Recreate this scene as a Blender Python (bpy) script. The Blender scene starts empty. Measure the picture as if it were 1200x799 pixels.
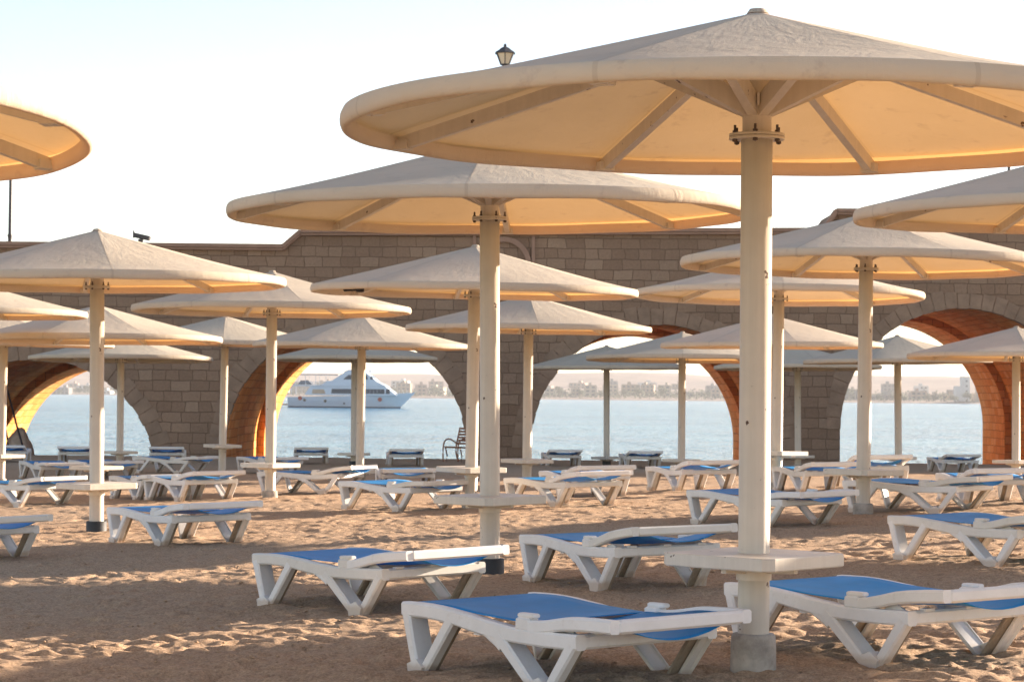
import bpy, bmesh, math, random
import numpy as np
from mathutils import Vector, Matrix
R_ = math.radians
scene = bpy.context.scene
C = scene.collection
random.seed(7); rng = np.random.default_rng(11)

# ------------------------------------------------------------------ camera
F = 2700.0; CAMZ = 1.35
PITCH = math.atan(65/F); ROLL = R_(0.55)
fwd = Vector((0, math.cos(PITCH), math.sin(PITCH)))
r0 = Vector((1, 0, 0)); u0 = Vector((0, -math.sin(PITCH), math.cos(PITCH)))
cright = r0*math.cos(ROLL) + u0*math.sin(ROLL)
cup = -r0*math.sin(ROLL) + u0*math.cos(ROLL)
cd = bpy.data.cameras.new('camera'); cam = bpy.data.objects.new('camera', cd); C.objects.link(cam)
m = Matrix((cright, cup, -fwd)).transposed().to_4x4(); m.translation = Vector((0, 0, CAMZ))
cam.matrix_world = m
cd.sensor_width = 36; cd.lens = 36*F/1200; cd.clip_start = 0.1; cd.clip_end = 20000
cd.dof.use_dof = True; cd.dof.focus_distance = 13.5; cd.dof.aperture_fstop = 11
scene.camera = cam

# ------------------------------------------------------------------ light
SUN_EL = R_(11.4); SUN_AZ = R_(57.5)          # azimuth clockwise from +Y
world = bpy.data.worlds.new('World'); scene.world = world; world.use_nodes = True
wn = world.node_tree.nodes; wl = world.node_tree.links; wn.clear()
sky = wn.new('ShaderNodeTexSky'); sky.sky_type = 'NISHITA'; sky.sun_disc = False
sky.sun_elevation = SUN_EL; sky.sun_rotation = SUN_AZ
sky.air_density = 0.7; sky.dust_density = 0.15; sky.ozone_density = 1.0; sky.altitude = 0
bg = wn.new('ShaderNodeBackground'); bg.inputs['Strength'].default_value = 0.084
wo = wn.new('ShaderNodeOutputWorld')
wb = wn.new('ShaderNodeMix'); wb.data_type = 'RGBA'; wb.blend_type = 'MULTIPLY'; wb.inputs[0].default_value = 1.0; wb.inputs[7].default_value = (1.22, 0.985, 0.86, 1)   # camera white balance set for a warm evening
wl.new(sky.outputs[0], wb.inputs[6]); wl.new(wb.outputs[2], bg.inputs[0]); wl.new(bg.outputs[0], wo.inputs[0])
sd = bpy.data.lights.new('sun', 'SUN'); sd.energy = 5.0; sd.angle = R_(0.53); sd.color = (1.0, 0.81, 0.63)
sun = bpy.data.objects.new('sun', sd); C.objects.link(sun)
sdir = Vector((math.sin(SUN_AZ)*math.cos(SUN_EL), math.cos(SUN_AZ)*math.cos(SUN_EL), math.sin(SUN_EL)))
sun.rotation_euler = sdir.to_track_quat('Z', 'Y').to_euler(); sun.location = (20, -10, 30)
vs = scene.view_settings; vs.view_transform = 'Standard'; vs.look = 'None'; vs.gamma = 1; vs.exposure = 1.98
vs.use_curve_mapping = False
scene.cycles.max_bounces = 10; scene.cycles.diffuse_bounces = 6; scene.cycles.transmission_bounces = 6
scene.cycles.volume_bounces = 0

# ------------------------------------------------------------------ helpers
def ray(px, py):
    return (fwd*F + cright*(px-600) + cup*(399.5-py))
def at(px, py, Y):
    d = ray(px, py); t = Y/d.y
    return Vector((d.x*t, Y, CAMZ + d.z*t))
def project(p):
    v = Vector(p) - Vector((0, 0, CAMZ)); k = F/v.dot(fwd)
    return 600 + v.dot(cright)*k, 399.5 - v.dot(cup)*k
def sstep(a, b, x):
    t = np.clip((x-a)/(b-a), 0, 1); return t*t*(3-2*t)
def ground(X, Y):
    X = np.asarray(X, float); Y = np.asarray(Y, float)
    w = 1 - sstep(34, 60, Y)
    g = 0.03*(np.clip(X, -9, 9)-1.2)*w - 0.42*sstep(26, 62, Y)
    g = g - 0.6*sstep(64.5, 71, Y) - 2.5*sstep(70, 90, Y)
    return g
def gz(x, y): return float(ground(x, y))
def onground(px, py, h=0.0):
    lo, hi = 5.0, 75.0
    for _ in range(50):
        mid = (lo+hi)/2; p = at(px, py, mid)
        if p.z > gz(p.x, p.y)+h: lo = mid
        else: hi = mid
    return at(px, py, lo)

def tag(o, label=None, cat=None, group=None, kind=None):
    if label: o['label'] = label
    if cat: o['category'] = cat
    if group: o['group'] = group
    if kind: o['kind'] = kind
    return o
def empty(name, loc=(0, 0, 0), rz=0):
    o = bpy.data.objects.new(name, None); C.objects.link(o); o.location = loc; o.rotation_euler = (0, 0, rz)
    o.empty_display_size = 0.2
    return o
def copy_tree(o, parent=None):
    c = o.copy(); C.objects.link(c); c.parent = parent
    for ch in list(o.children):
        if not ch.name.startswith('base_'): copy_tree(ch, c)
    return c
def link(name, me, mat, parent=None, smooth=False, loc=None):
    if mat is not None:
        if isinstance(mat, (list, tuple)):
            for q in mat: me.materials.append(q)
        else: me.materials.append(mat)
    if smooth:
        me.polygons.foreach_set('use_smooth', [True]*len(me.polygons))
    o = bpy.data.objects.new(name, me); C.objects.link(o); o.parent = parent
    if loc: o.location = loc
    return o

class MB:
    """collects simple shapes into one mesh"""
    def __init__(s): s.v = []; s.f = []; s.m = []; s.sm = []; s.uv = []
    def add(s, vs_, fs, mi=0, smooth=False):
        n = len(s.v); s.v += [tuple(v) for v in vs_]
        for f in fs: s.f.append(tuple(i+n for i in f)); s.m.append(mi); s.sm.append(smooth)
        return s
    def box(s, c, d, mi=0, M=None, bev=0.0):
        hx, hy, hz = d[0]/2, d[1]/2, d[2]/2
        if bev > 0:
            b = bev; P = []
            prof = [(-hx+b, -hy), (hx-b, -hy), (hx, -hy+b), (hx, hy-b), (hx-b, hy), (-hx+b, hy), (-hx, hy-b), (-hx, -hy+b)]
            def ins(k): return [(x-math.copysign(min(k, abs(x)), x), y-math.copysign(min(k, abs(y)), y)) for x, y in prof]
            for z, k in ((-hz, b), (-hz+b, 0), (hz-b, 0), (hz, b)):
                P += [(x, y, z) for x, y in ins(k)]
            fs = [tuple(reversed(range(8)))]
            for r in range(3):
                for i in range(8):
                    j = (i+1) % 8; fs.append((r*8+i, r*8+j, r*8+8+j, r*8+8+i))
            fs.append(tuple(range(24, 32)))
        else:
            P = [(-hx, -hy, -hz), (hx, -hy, -hz), (hx, hy, -hz), (-hx, hy, -hz), (-hx, -hy, hz), (hx, -hy, hz), (hx, hy, hz), (-hx, hy, hz)]
            fs = [(3, 2, 1, 0), (4, 5, 6, 7), (0, 1, 5, 4), (1, 2, 6, 5), (2, 3, 7, 6), (3, 0, 4, 7)]
        P = [Vector(p) for p in P]
        if M is not None: P = [M @ p for p in P]
        c = Vector(c); P = [p+c for p in P]
        return s.add(P, fs, mi)
    def bar(s, a, b, w, h, mi=0, up=(0, 0, 1), bev=0.0):
        a = Vector(a); b = Vector(b); d = b-a; L = d.length; x = d.normalized(); up = Vector(up)
        y = up.cross(x)
        if y.length < 1e-4: y = Vector((0, 1, 0)).cross(x)
        y.normalize(); z = x.cross(y)
        M = Matrix((x, y, z)).transposed()
        return s.box((a+b)/2, (L, w, h), mi, M, bev)
    def tube(s, pts, r, n=10, mi=0, cap=True, smooth=True):
        pts = [Vector(p) for p in pts]; k = len(pts)
        if not isinstance(r, (list, tuple)): r = [r]*k
        P = []
        ref = Vector((0, 0, 1))
        for i, p in enumerate(pts):
            d = (pts[min(i+1, k-1)]-pts[max(i-1, 0)]).normalized()
            a = d.cross(ref)
            if a.length < 0.02: a = d.cross(Vector((1, 0, 0)))
            a.normalize(); b = d.cross(a)
            for j in range(n):
                t = 2*math.pi*j/n; P.append(p + a*(math.cos(t)*r[i]) + b*(math.sin(t)*r[i]))
        fs = []
        for i in range(k-1):
            for j in range(n):
                q = (j+1) % n; fs.append((i*n+j, i*n+q, (i+1)*n+q, (i+1)*n+j))
        s.add(P, fs, mi, smooth)
        if cap:
            s.add(P[:n], [tuple(range(n))], mi); s.add(P[-n:], [tuple(reversed(range(n)))], mi)
        return s
    def lathe(s, prof, n=24, mi=0, c=(0, 0, 0), smooth=True, a0=0.0):
        P = []; c = Vector(c)
        for r, z in prof:
            for j in range(n):
                t = a0+2*math.pi*j/n; P.append(c+Vector((r*math.cos(t), r*math.sin(t), z)))
        fs = []
        for i in range(len(prof)-1):
            for j in range(n):
                q = (j+1) % n; fs.append((i*n+j, i*n+q, (i+1)*n+q, (i+1)*n+j))
        s.add(P, fs, mi, smooth)
        if prof[-1][0] > 1e-3: s.add(P[-n:], [tuple(range(n))], mi)
        if prof[0][0] > 1e-3: s.add(P[:n], [tuple(reversed(range(n)))], mi)
        return s
    def prism(s, poly, y0, y1, mi=0):
        """polygon in (x,z), extruded along y"""
        n = len(poly)
        P = [(x, y0, z) for x, z in poly] + [(x, y1, z) for x, z in poly]
        fs = [tuple(range(n)), tuple(reversed(range(n, 2*n)))]
        for i in range(n):
            j = (i+1) % n; fs.append((i, n+i, n+j, j))
        return s.add(P, fs, mi)
    def ribbon(s, cl, th, w, y, mi=0, ends=(0, 0)):
        """thick rail following the centreline cl [(x,z)], thickness th, width w at y; chamfered edges"""
        k = len(cl); P = []; pts = [Vector((x, 0, z)) for x, z in cl]
        if not isinstance(th, (list, tuple)): th = [th]*k
        for i, p in enumerate(pts):
            d = (pts[min(i+1, k-1)]-pts[max(i-1, 0)]).normalized(); nrm = Vector((-d.z, 0, d.x))
            h = th[i]/2; hw = w/2; c = min(0.010, h*0.35)
            for yy, zz in ((-hw, -h+c), (-hw+c, -h), (hw-c, -h), (hw, -h+c), (hw, h-c), (hw-c, h), (-hw+c, h), (-hw, h-c)):
                P.append(p + nrm*zz + Vector((0, y+yy, 0)))
        fs = []
        for i in range(k-1):
            for j in range(8):
                q = (j+1) % 8; fs.append((i*8+j, i*8+q, (i+1)*8+q, (i+1)*8+j))
        s.add(P, fs, mi)
        s.add(P[:8], [tuple(reversed(range(8)))], mi); s.add(P[-8:], [tuple(range(8))], mi)
        return s
    def mesh(s, name):
        me = bpy.data.meshes.new(name); me.from_pydata(s.v, [], s.f); 
        me.polygons.foreach_set('material_index', s.m); me.polygons.foreach_set('use_smooth', s.sm)
        me.update()
        bm = bmesh.new(); bm.from_mesh(me); bmesh.ops.recalc_face_normals(bm, faces=bm.faces[:]); bm.to_mesh(me); bm.free()
        return me
    def build(s, name, mat, parent=None, loc=None):
        return link(name, s.mesh(name), mat, parent, loc=loc)

# ------------------------------------------------------------------ materials
def mat(name):
    mm = bpy.data.materials.new(name); mm.use_nodes = True; nt = mm.node_tree; nt.nodes.clear()
    out = nt.nodes.new('ShaderNodeOutputMaterial'); b = nt.nodes.new('ShaderNodeBsdfPrincipled')
    nt.links.new(b.outputs[0], out.inputs[0])
    return mm, nt, b, out
def N(nt, t, **kw):
    n = nt.nodes.new(t)
    for k, v in kw.items():
        if k in n.inputs: n.inputs[k].default_value = v
        else: setattr(n, k, v)
    return n
def L(nt, a, b): nt.links.new(a, b)
def noise(nt, scale, detail=4, rough=0.55, coord='Object', vec=None):
    n = N(nt, 'ShaderNodeTexNoise', Scale=scale, Detail=detail, Roughness=rough)
    if vec is None: vec = N(nt, 'ShaderNodeTexCoord').outputs[coord]
    L(nt, vec, n.inputs['Vector']); return n
def ramp(nt, src, stops):
    r = N(nt, 'ShaderNodeValToRGB'); L(nt, src, r.inputs[0]); e = r.color_ramp.elements
    while len(e) < len(stops): e.new(0.5)
    for i, (p, c) in enumerate(stops): e[i].position = p; e[i].color = (*c, 1)
    return r
def mixc(nt, fac, a, b, mode='MIX'):
    n = N(nt, 'ShaderNodeMix', data_type='RGBA', blend_type=mode)
    for sock, v in ((n.inputs[0], fac), (n.inputs[6], a), (n.inputs[7], b)):
        if hasattr(v, 'is_output'): L(nt, v, sock)
        elif isinstance(v, (int, float)): sock.default_value = v
        else: sock.default_value = (*v, 1)
    return n.outputs[2]
def bump(nt, h, strength, dist, b, prev=None):
    n = N(nt, 'ShaderNodeBump', Strength=strength, Distance=dist); L(nt, h, n.inputs['Height'])
    if prev is not None: L(nt, prev, n.inputs['Normal'])
    if b is not None: L(nt, n.outputs[0], b.inputs['Normal'])
    return n.outputs[0]

def simple(name, col, rough=0.5, var=0.12, scale=6, bmp=0.15, metal=0.0, stain=None, fine=120):
    mm, nt, b, out = mat(name)
    n = noise(nt, scale, 6, 0.65)
    dark = tuple(c*(1-var*1.8) for c in col); lite = tuple(min(1, c*(1+var)) for c in col)
    c = ramp(nt, n.outputs[0], [(0.3, dark), (0.7, lite)]).outputs[0]
    if stain:
        n2 = noise(nt, scale*2.7, 8, 0.7); m2 = ramp(nt, n2.outputs[0], [(0.60, (0, 0, 0)), (0.70, (1, 1, 1))])
        c = mixc(nt, m2.outputs[0], c, stain)
    L(nt, c, b.inputs['Base Color']); b.inputs['Roughness'].default_value = rough; b.inputs['Metallic'].default_value = metal
    n3 = noise(nt, fine, 3, 0.6); bump(nt, n3.outputs[0], bmp, 0.004, b)
    return mm

# sand
def make_sand():
    mm, nt, b, out = mat('sand')
    co = N(nt, 'ShaderNodeTexCoord').outputs['Object']
    n1 = noise(nt, 0.35, 5, 0.6, vec=co); n2 = noise(nt, 5, 6, 0.7, vec=co); n3 = noise(nt, 70, 4, 0.75, vec=co)
    c1 = ramp(nt, n1.outputs[0], [(0.3, (0.53, 0.37, 0.24)), (0.7, (0.63, 0.45, 0.30))]).outputs[0]
    c2 = mixc(nt, 0.35, c1, ramp(nt, n2.outputs[0], [(0.3, (0.30, 0.20, 0.13)), (0.7, (0.58, 0.42, 0.30))]).outputs[0])
    n4 = noise(nt, 28, 5, 0.8, vec=co)
    c3 = mixc(nt, 0.50, c2, ramp(nt, n3.outputs[0], [(0.32, (0.17, 0.105, 0.060)), (0.5, (0.48, 0.325, 0.205)), (0.7, (0.74, 0.55, 0.38))]).outputs[0])
    c3 = mixc(nt, 0.55, c3, ramp(nt, n4.outputs[0], [(0.35, (0.55, 0.53, 0.50)), (0.5, (1.0, 1.0, 1.0)), (0.68, (1.3, 1.27, 1.22))]).outputs[0], 'MULTIPLY')
    L(nt, c3, b.inputs['Base Color']); b.inputs['Roughness'].default_value = 0.95
    b.inputs['Specular IOR Level'].default_value = 0.2
    v = N(nt, 'ShaderNodeTexVoronoi', Scale=22.0); L(nt, co, v.inputs['Vector'])
    p = bump(nt, n2.outputs[0], 0.35, 0.05, None)
    p = bump(nt, v.outputs[0], 0.22, 0.02, None, p); p = bump(nt, n4.outputs[0], 0.55, 0.02, None, p)
    bump(nt, n3.outputs[0], 0.8, 0.014, b, p)
    return mm

# weathered masonry, UV in metres
def make_stone(name, cols, mortar, bw=0.52, bh=0.29, rough_bump=0.9):
    mm, nt, b, out = mat(name)
    uv = N(nt, 'ShaderNodeUVMap').outputs[0]
    dn = noise(nt, 2.2, 3, 0.5, vec=uv)
    ad = N(nt, 'ShaderNodeVectorMath', operation='MULTIPLY_ADD'); L(nt, dn.outputs['Color'], ad.inputs[0]); ad.inputs[1].default_value = (0.16, 0.07, 0); L(nt, uv, ad.inputs[2])
    br = N(nt, 'ShaderNodeTexBrick', Scale=1.0); L(nt, ad.outputs[0], br.inputs['Vector'])
    br.inputs['Mortar Size'].default_value = 0.011; br.inputs['Mortar Smooth'].default_value = 0.35
    br.inputs['Brick Width'].default_value = bw; br.inputs['Row Height'].default_value = bh
    br.inputs['Color1'].default_value = (0, 0, 0, 1); br.inputs['Color2'].default_value = (1, 1, 1, 1); br.inputs['Mortar'].default_value = (0.5, 0.5, 0.5, 1)
    br.inputs['Bias'].default_value = 0.0; br.offset = 0.45; br.squash = 0.72; br.squash_frequency = 3
    cr = ramp(nt, br.outputs['Color'], [(0.0, cols[0]), (0.35, cols[1]), (0.65, cols[2]), (1.0, cols[3])]).outputs[0]
    nb = noise(nt, 13, 8, 0.78, vec=uv); nl = noise(nt, 0.25, 4, 0.6, vec=uv)
    cr = mixc(nt, 0.5, cr, ramp(nt, nb.outputs[0], [(0.3, (0.65, 0.63, 0.60)), (0.7, (1.25, 1.22, 1.2))]).outputs[0], 'MULTIPLY')
    cr = mixc(nt, 0.5, cr, ramp(nt, nl.outputs[0], [(0.35, (0.72, 0.72, 0.74)), (0.65, (1.15, 1.12, 1.1))]).outputs[0], 'MULTIPLY')
    cr = mixc(nt, br.outputs['Fac'], cr, mortar)
    L(nt, cr, b.inputs['Base Color']); b.inputs['Roughness'].default_value = 0.92; b.inputs['Specular IOR Level'].default_value = 0.25
    inv = N(nt, 'ShaderNodeMath', operation='SUBTRACT'); inv.inputs[0].default_value = 1.0; L(nt, br.outputs['Fac'], inv.inputs[1])
    mu = N(nt, 'ShaderNodeMath', operation='MULTIPLY_ADD'); L(nt, nb.outputs[0], mu.inputs[0]); mu.inputs[1].default_value = 1.1; L(nt, inv.outputs[0], mu.inputs[2])
    mu2 = N(nt, 'ShaderNodeMath', operation='MULTIPLY_ADD'); L(nt, br.outputs['Color'], mu2.inputs[0]); mu2.inputs[1].default_value = 0.5; L(nt, mu.outputs[0], mu2.inputs[2])
    bump(nt, mu2.outputs[0], rough_bump, 0.04, b)
    return mm

# canopy fabric: cream, lets part of the sun through
def make_fabric():
    mm, nt, b, out = mat('canopy_fabric')
    co = N(nt, 'ShaderNodeTexCoord').outputs['Object']
    oi = N(nt, 'ShaderNodeObjectInfo').outputs['Random']
    wv = N(nt, 'ShaderNodeMath', operation='MULTIPLY'); L(nt, oi, wv.inputs[0]); wv.inputs[1].default_value = 37.0
    n1 = noise(nt, 1.1, 5, 0.6, vec=co); n2 = noise(nt, 7, 6, 0.7, vec=co); n3 = noise(nt, 240, 2, 0.5, vec=co)
    for q in (n1, n2): q.noise_dimensions = '4D'; L(nt, wv.outputs[0], q.inputs['W'])
    base = ramp(nt, n1.outputs[0], [(0.3, (0.665, 0.585, 0.450)), (0.7, (0.745, 0.665, 0.525))]).outputs[0]
    st = ramp(nt, n2.outputs[0], [(0.57, (0, 0, 0)), (0.74, (1, 1, 1))]).outputs[0]
    base = mixc(nt, st, base, (0.56, 0.475, 0.38))
    var = ramp(nt, oi, [(0, (0.92, 0.92, 0.92)), (1, (1.04, 1.03, 1.02))]).outputs[0]
    base = mixc(nt, 1.0, base, var, 'MULTIPLY')
    L(nt, base, b.inputs['Base Color']); b.inputs['Roughness'].default_value = 0.85; b.inputs['Specular IOR Level'].default_value = 0.25
    tr = N(nt, 'ShaderNodeBsdfTranslucent'); tc = mixc(nt, 1.0, base, (1.0, 0.66, 0.32), "MULTIPLY"); L(nt, tc, tr.inputs[0])
    mx = N(nt, 'ShaderNodeMixShader'); mx.inputs[0].default_value = 0.25
    L(nt, b.outputs[0], mx.inputs[1]); L(nt, tr.outputs[0], mx.inputs[2]); L(nt, mx.outputs[0], out.inputs[0])
    # radial creases stronger towards the apex
    w = noise(nt, 5.0, 4, 0.6, vec=co); w.noise_dimensions = '3D'; w.inputs['Distortion'].default_value = 1.5
    sx = N(nt, 'ShaderNodeSeparateXYZ'); L(nt, co, sx.inputs[0])
    def mt(op, a, b_=None):
        q = N(nt, 'ShaderNodeMath', operation=op)
        for i, v in enumerate((a, b_)):
            if v is None: continue
            if hasattr(v, 'is_output'): L(nt, v, q.inputs[i])
            else: q.inputs[i].default_value = v
        return q.outputs[0]
    an = mt('ARCTAN2', sx.outputs[1], sx.outputs[0]); fr_ = mt('SUBTRACT', mt('FRACT', mt('ADD', mt('DIVIDE', an, math.pi/4), 8.5)), 0.5)
    rr = mt('SQRT', mt('ADD', mt('MULTIPLY', sx.outputs[0], sx.outputs[0]), mt('MULTIPLY', sx.outputs[1], sx.outputs[1])))
    seam = mt('LESS_THAN', mt('MULTIPLY', mt('ABSOLUTE', fr_), mt('MULTIPLY', rr, 0.785)), 0.012)
    sb2 = mixc(nt, mt('MULTIPLY', seam, 0.35), base, (0.45, 0.37, 0.28)); L(nt, sb2, b.inputs['Base Color'])
    # cloth folds running out from the apex
    cv = N(nt, 'ShaderNodeCombineXYZ'); L(nt, mt('MULTIPLY', an, 5.0), cv.inputs[0]); L(nt, mt('MULTIPLY', rr, 1.6), cv.inputs[1]); L(nt, oi, cv.inputs[2])
    fo = noise(nt, 1.6, 5, 0.65, vec=cv.outputs[0]); fo.inputs['Distortion'].default_value = 0.6
    p = bump(nt, seam, 0.5, 0.006, None)
    p = bump(nt, fo.outputs[0], 0.22, 0.05, None, p)
    p = bump(nt, w.outputs[0], 0.18, 0.03, None, p)
    p = bump(nt, n2.outputs[0], 0.35, 0.012, None, p)
    p = bump(nt, n3.outputs[0], 0.35, 0.003, b, p)
    return mm

def make_paint(name, col, chips=0.67):
    mm, nt, b, out = mat(name)
    co = N(nt, 'ShaderNodeTexCoord').outputs['Object']
    n = noise(nt, 3, 6, 0.6, vec=co); ch = noise(nt, 13, 5, 0.6, vec=co)
    mp = N(nt, 'ShaderNodeMapping'); mp.inputs['Scale'].default_value = (30, 30, 0.8); L(nt, co, mp.inputs['Vector'])
    sk = noise(nt, 1.0, 4, 0.6, vec=mp.outputs[0])
    c = ramp(nt, n.outputs[0], [(0.3, tuple(k*0.90 for k in col)), (0.7, tuple(k*1.05 for k in col))]).outputs[0]
    c = mixc(nt, 0.35, c, ramp(nt, sk.outputs[0], [(0.3, (0.80, 0.78, 0.74)), (0.65, (1.05, 1.05, 1.05))]).outputs[0], 'MULTIPLY')
    mk = ramp(nt, ch.outputs[0], [(chips, (0, 0, 0)), (chips+0.012, (1, 1, 1))]).outputs[0]
    c = mixc(nt, mk, c, (0.10, 0.055, 0.035))
    L(nt, c, b.inputs['Base Color']); b.inputs['Roughness'].default_value = 0.48
    bump(nt, n.outputs[0], 0.1, 0.01, b)
    return mm

def make_sling():
    mm, nt, b, out = mat('blue_mesh_fabric')
    co = N(nt, 'ShaderNodeTexCoord').outputs['Object']
    n = noise(nt, 4, 5, 0.6, vec=co); wv = N(nt, 'ShaderNodeTexVoronoi', Scale=90.0); L(nt, co, wv.inputs['Vector'])
    oi = N(nt, 'ShaderNodeObjectInfo').outputs['Random']
    c = ramp(nt, n.outputs[0], [(0.3, (0.006, 0.285, 0.70)), (0.7, (0.012, 0.360, 0.84))]).outputs[0]
    dust = ramp(nt, noise(nt, 9, 7, 0.75, vec=co).outputs[0], [(0.50, (0, 0, 0)), (0.85, (0.12, 0.12, 0.12))]).outputs[0]
    c = mixc(nt, dust, c, (0.34, 0.42, 0.50))
    c = mixc(nt, 1.0, c, ramp(nt, oi, [(0.0, (0.85, 0.92, 0.95)), (1.0, (1.25, 1.1, 1.05))]).outputs[0], 'MULTIPLY')
    L(nt, c, b.inputs['Base Color']); b.inputs['Roughness'].default_value = 0.45; b.inputs['Specular IOR Level'].default_value = 0.35
    tr = N(nt, 'ShaderNodeBsdfTranslucent'); L(nt, c, tr.inputs[0])
    mx = N(nt, 'ShaderNodeMixShader'); mx.inputs[0].default_value = 0.25
    L(nt, b.outputs[0], mx.inputs[1]); L(nt, tr.outputs[0], mx.inputs[2]); L(nt, mx.outputs[0], out.inputs[0])
    bump(nt, wv.outputs[0], 0.2, 0.002, b)
    return mm

def make_resin(dust=True):
    mm, nt, b, out = mat('white_resin')
    co = N(nt, 'ShaderNodeTexCoord').outputs['Object']
    n = noise(nt, 5, 6, 0.65, vec=co); d = noise(nt, 22, 6, 0.7, vec=co)
    c = ramp(nt, n.outputs[0], [(0.3, (0.77, 0.76, 0.745)), (0.7, (0.86, 0.855, 0.845))]).outputs[0]
    dk = ramp(nt, d.outputs[0], [(0.58, (0, 0, 0)), (0.85, (0.45, 0.45, 0.45))]).outputs[0]
    c = mixc(nt, dk, c, (0.45, 0.38, 0.31))
    oi = N(nt, 'ShaderNodeObjectInfo').outputs['Random']
    c = mixc(nt, 1.0, c, ramp(nt, oi, [(0.0, (0.90, 0.87, 0.80)), (0.5, (1.0, 0.98, 0.95)), (1.0, (1.02, 1.02, 1.02))]).outputs[0], 'MULTIPLY')
    # sand dust low on the legs
    geo = N(nt, 'ShaderNodeSeparateXYZ'); L(nt, co, geo.inputs[0])
    gm = N(nt, 'ShaderNodeMath', operation='MULTIPLY_ADD'); L(nt, n.outputs[0], gm.inputs[0]); gm.inputs[1].default_value = -0.10; L(nt, geo.outputs[2], gm.inputs[2])
    gr = ramp(nt, gm.outputs[0], [(0.0, (0.6, 0.6, 0.6)), (0.03, (0, 0, 0))]).outputs[0]
    if dust: c = mixc(nt, gr, c, (0.52, 0.39, 0.27))
    L(nt, c, b.inputs['Base Color']); b.inputs['Roughness'].default_value = 0.42
    bump(nt, d.outputs[0], 0.08, 0.004, b)
    return mm

def make_water():
    mm, nt, b, out = mat('sea_water')
    co = N(nt, 'ShaderNodeTexCoord').outputs['Object']
    mp = N(nt, 'ShaderNodeMapping'); mp.inputs['Scale'].default_value = (1, 0.4, 1); L(nt, co, mp.inputs['Vector'])
    a = noise(nt, 0.55, 5, 0.6, vec=mp.outputs[0]); c = noise(nt, 2.6, 5, 0.65, vec=mp.outputs[0]); e = noise(nt, 0.045, 3, 0.5, vec=co)
    L(nt, ramp(nt, e.outputs[0], [(0.35, (0.03, 0.21, 0.42)), (0.65, (0.07, 0.32, 0.55))]).outputs[0], b.inputs['Base Color'])
    b.inputs['Roughness'].default_value = 0.16; b.inputs['IOR'].default_value = 1.33; b.inputs['Specular IOR Level'].default_value = 0.28
    mp2 = N(nt, 'ShaderNodeMapping'); mp2.inputs['Scale'].default_value = (0.16, 0.035, 1); L(nt, co, mp2.inputs['Vector'])
    g = noise(nt, 1.0, 6, 0.7, vec=mp2.outputs[0])
    p = bump(nt, g.outputs[0], 1.0, 5.0, None); p = bump(nt, a.outputs[0], 1.0, 2.2, None, p); bump(nt, c.outputs[0], 1.0, 0.6, b, p)
    return mm

M = {}
M['sand'] = make_sand()
M['stone'] = make_stone('wall_stone', [(0.275, 0.182, 0.122), (0.305, 0.205, 0.139), (0.325, 0.220, 0.150), (0.370, 0.262, 0.182)], (0.19, 0.122, 0.08))
M['vault'] = make_stone('vault_stone', [(0.74, 0.290, 0.065), (0.82, 0.345, 0.085), (0.86, 0.39, 0.11), (0.88, 0.46, 0.17)], (0.46, 0.17, 0.04), 0.50, 0.25)  # orange sandstone with the warm bounced light also put into its colour
M['ring'] = simple('voussoir_stone', (0.300, 0.203, 0.138), 0.92, 0.16, 2.3, 0.8, fine=14)
M['coping'] = simple('coping_stone', (0.33, 0.205, 0.145), 0.9, 0.14, 2, 0.6, fine=20)
M['fabric'] = make_fabric()
M['paint'] = make_paint('cream_paint', (0.66, 0.585, 0.475))
M['table'] = make_paint('table_paint', (0.68, 0.62, 0.53), 0.70)
M['hw'] = simple('rusty_bolt_steel', (0.09, 0.06, 0.045), 0.6, 0.2, 20, 0.3)
M['concrete'] = simple('base_concrete', (0.47, 0.42, 0.36), 0.9, 0.22, 8, 0.6, stain=(0.25, 0.21, 0.18), fine=60)
M['sleeve'] = simple('dark_sleeve', (0.035, 0.040, 0.043), 0.6, 0.15, 9, 0.3)
M['resin'] = make_resin(); M['resin_clean'] = make_resin(False); M['resin_brown'] = simple('brown_resin', (0.36, 0.29, 0.215), 0.6, 0.15, 12, 0.2)  # browner resin for the inner plate of one arm per leg
M['sling'] = make_sling()
M['rubber'] = simple('black_rubber', (0.02, 0.02, 0.02), 0.7, 0.1)
M['water'] = make_water()
M['iron'] = simple('dark_iron', (0.045, 0.045, 0.05), 0.5, 0.15, 8, 0.2)
M['wood'] = simple('brown_slats', (0.30, 0.12, 0.06), 0.5, 0.2, 9, 0.3)
M['boulder'] = simple('boulder_stone', (0.55, 0.44, 0.34), 0.95, 0.2, 3, 0.9, fine=12)

# ------------------------------------------------------------------ ground
class Val:
    """tileable value noise on a numpy lattice"""
    def __init__(s, n=256): s.n = n; s.t = rng.random((n, n))
    def __call__(s, x, y):
        xi = np.floor(x).astype(int); yi = np.floor(y).astype(int); fx = x-xi; fy = y-yi
        fx = fx*fx*fx*(fx*(fx*6-15)+10); fy = fy*fy*fy*(fy*(fy*6-15)+10); n = s.n
        a = s.t[xi % n, yi % n]; b = s.t[(xi+1) % n, yi % n]; c = s.t[xi % n, (yi+1) % n]; d = s.t[(xi+1) % n, (yi+1) % n]
        return (a*(1-fx)+b*fx)*(1-fy)+(c*(1-fx)+d*fx)*fy
val = Val()
def relief(X, Y):
    h = 0.045*(val(X*0.8+3, Y*0.8)-0.5) + 0.028*(val(X*2.1+40, Y*2.1+7)-0.5)
    r = 1-np.abs(2*val(X*4.7+9, Y*5.5+70)-1); h += 0.020*(r-0.6)
    r = 1-np.abs(2*val(X*9.3+33, Y*11+11)-1); h += 0.016*(r-0.6)
    h += 0.010*(val(X*19, Y*21)-0.5)
    return h
NR, NCc = 1150, 560
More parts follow.
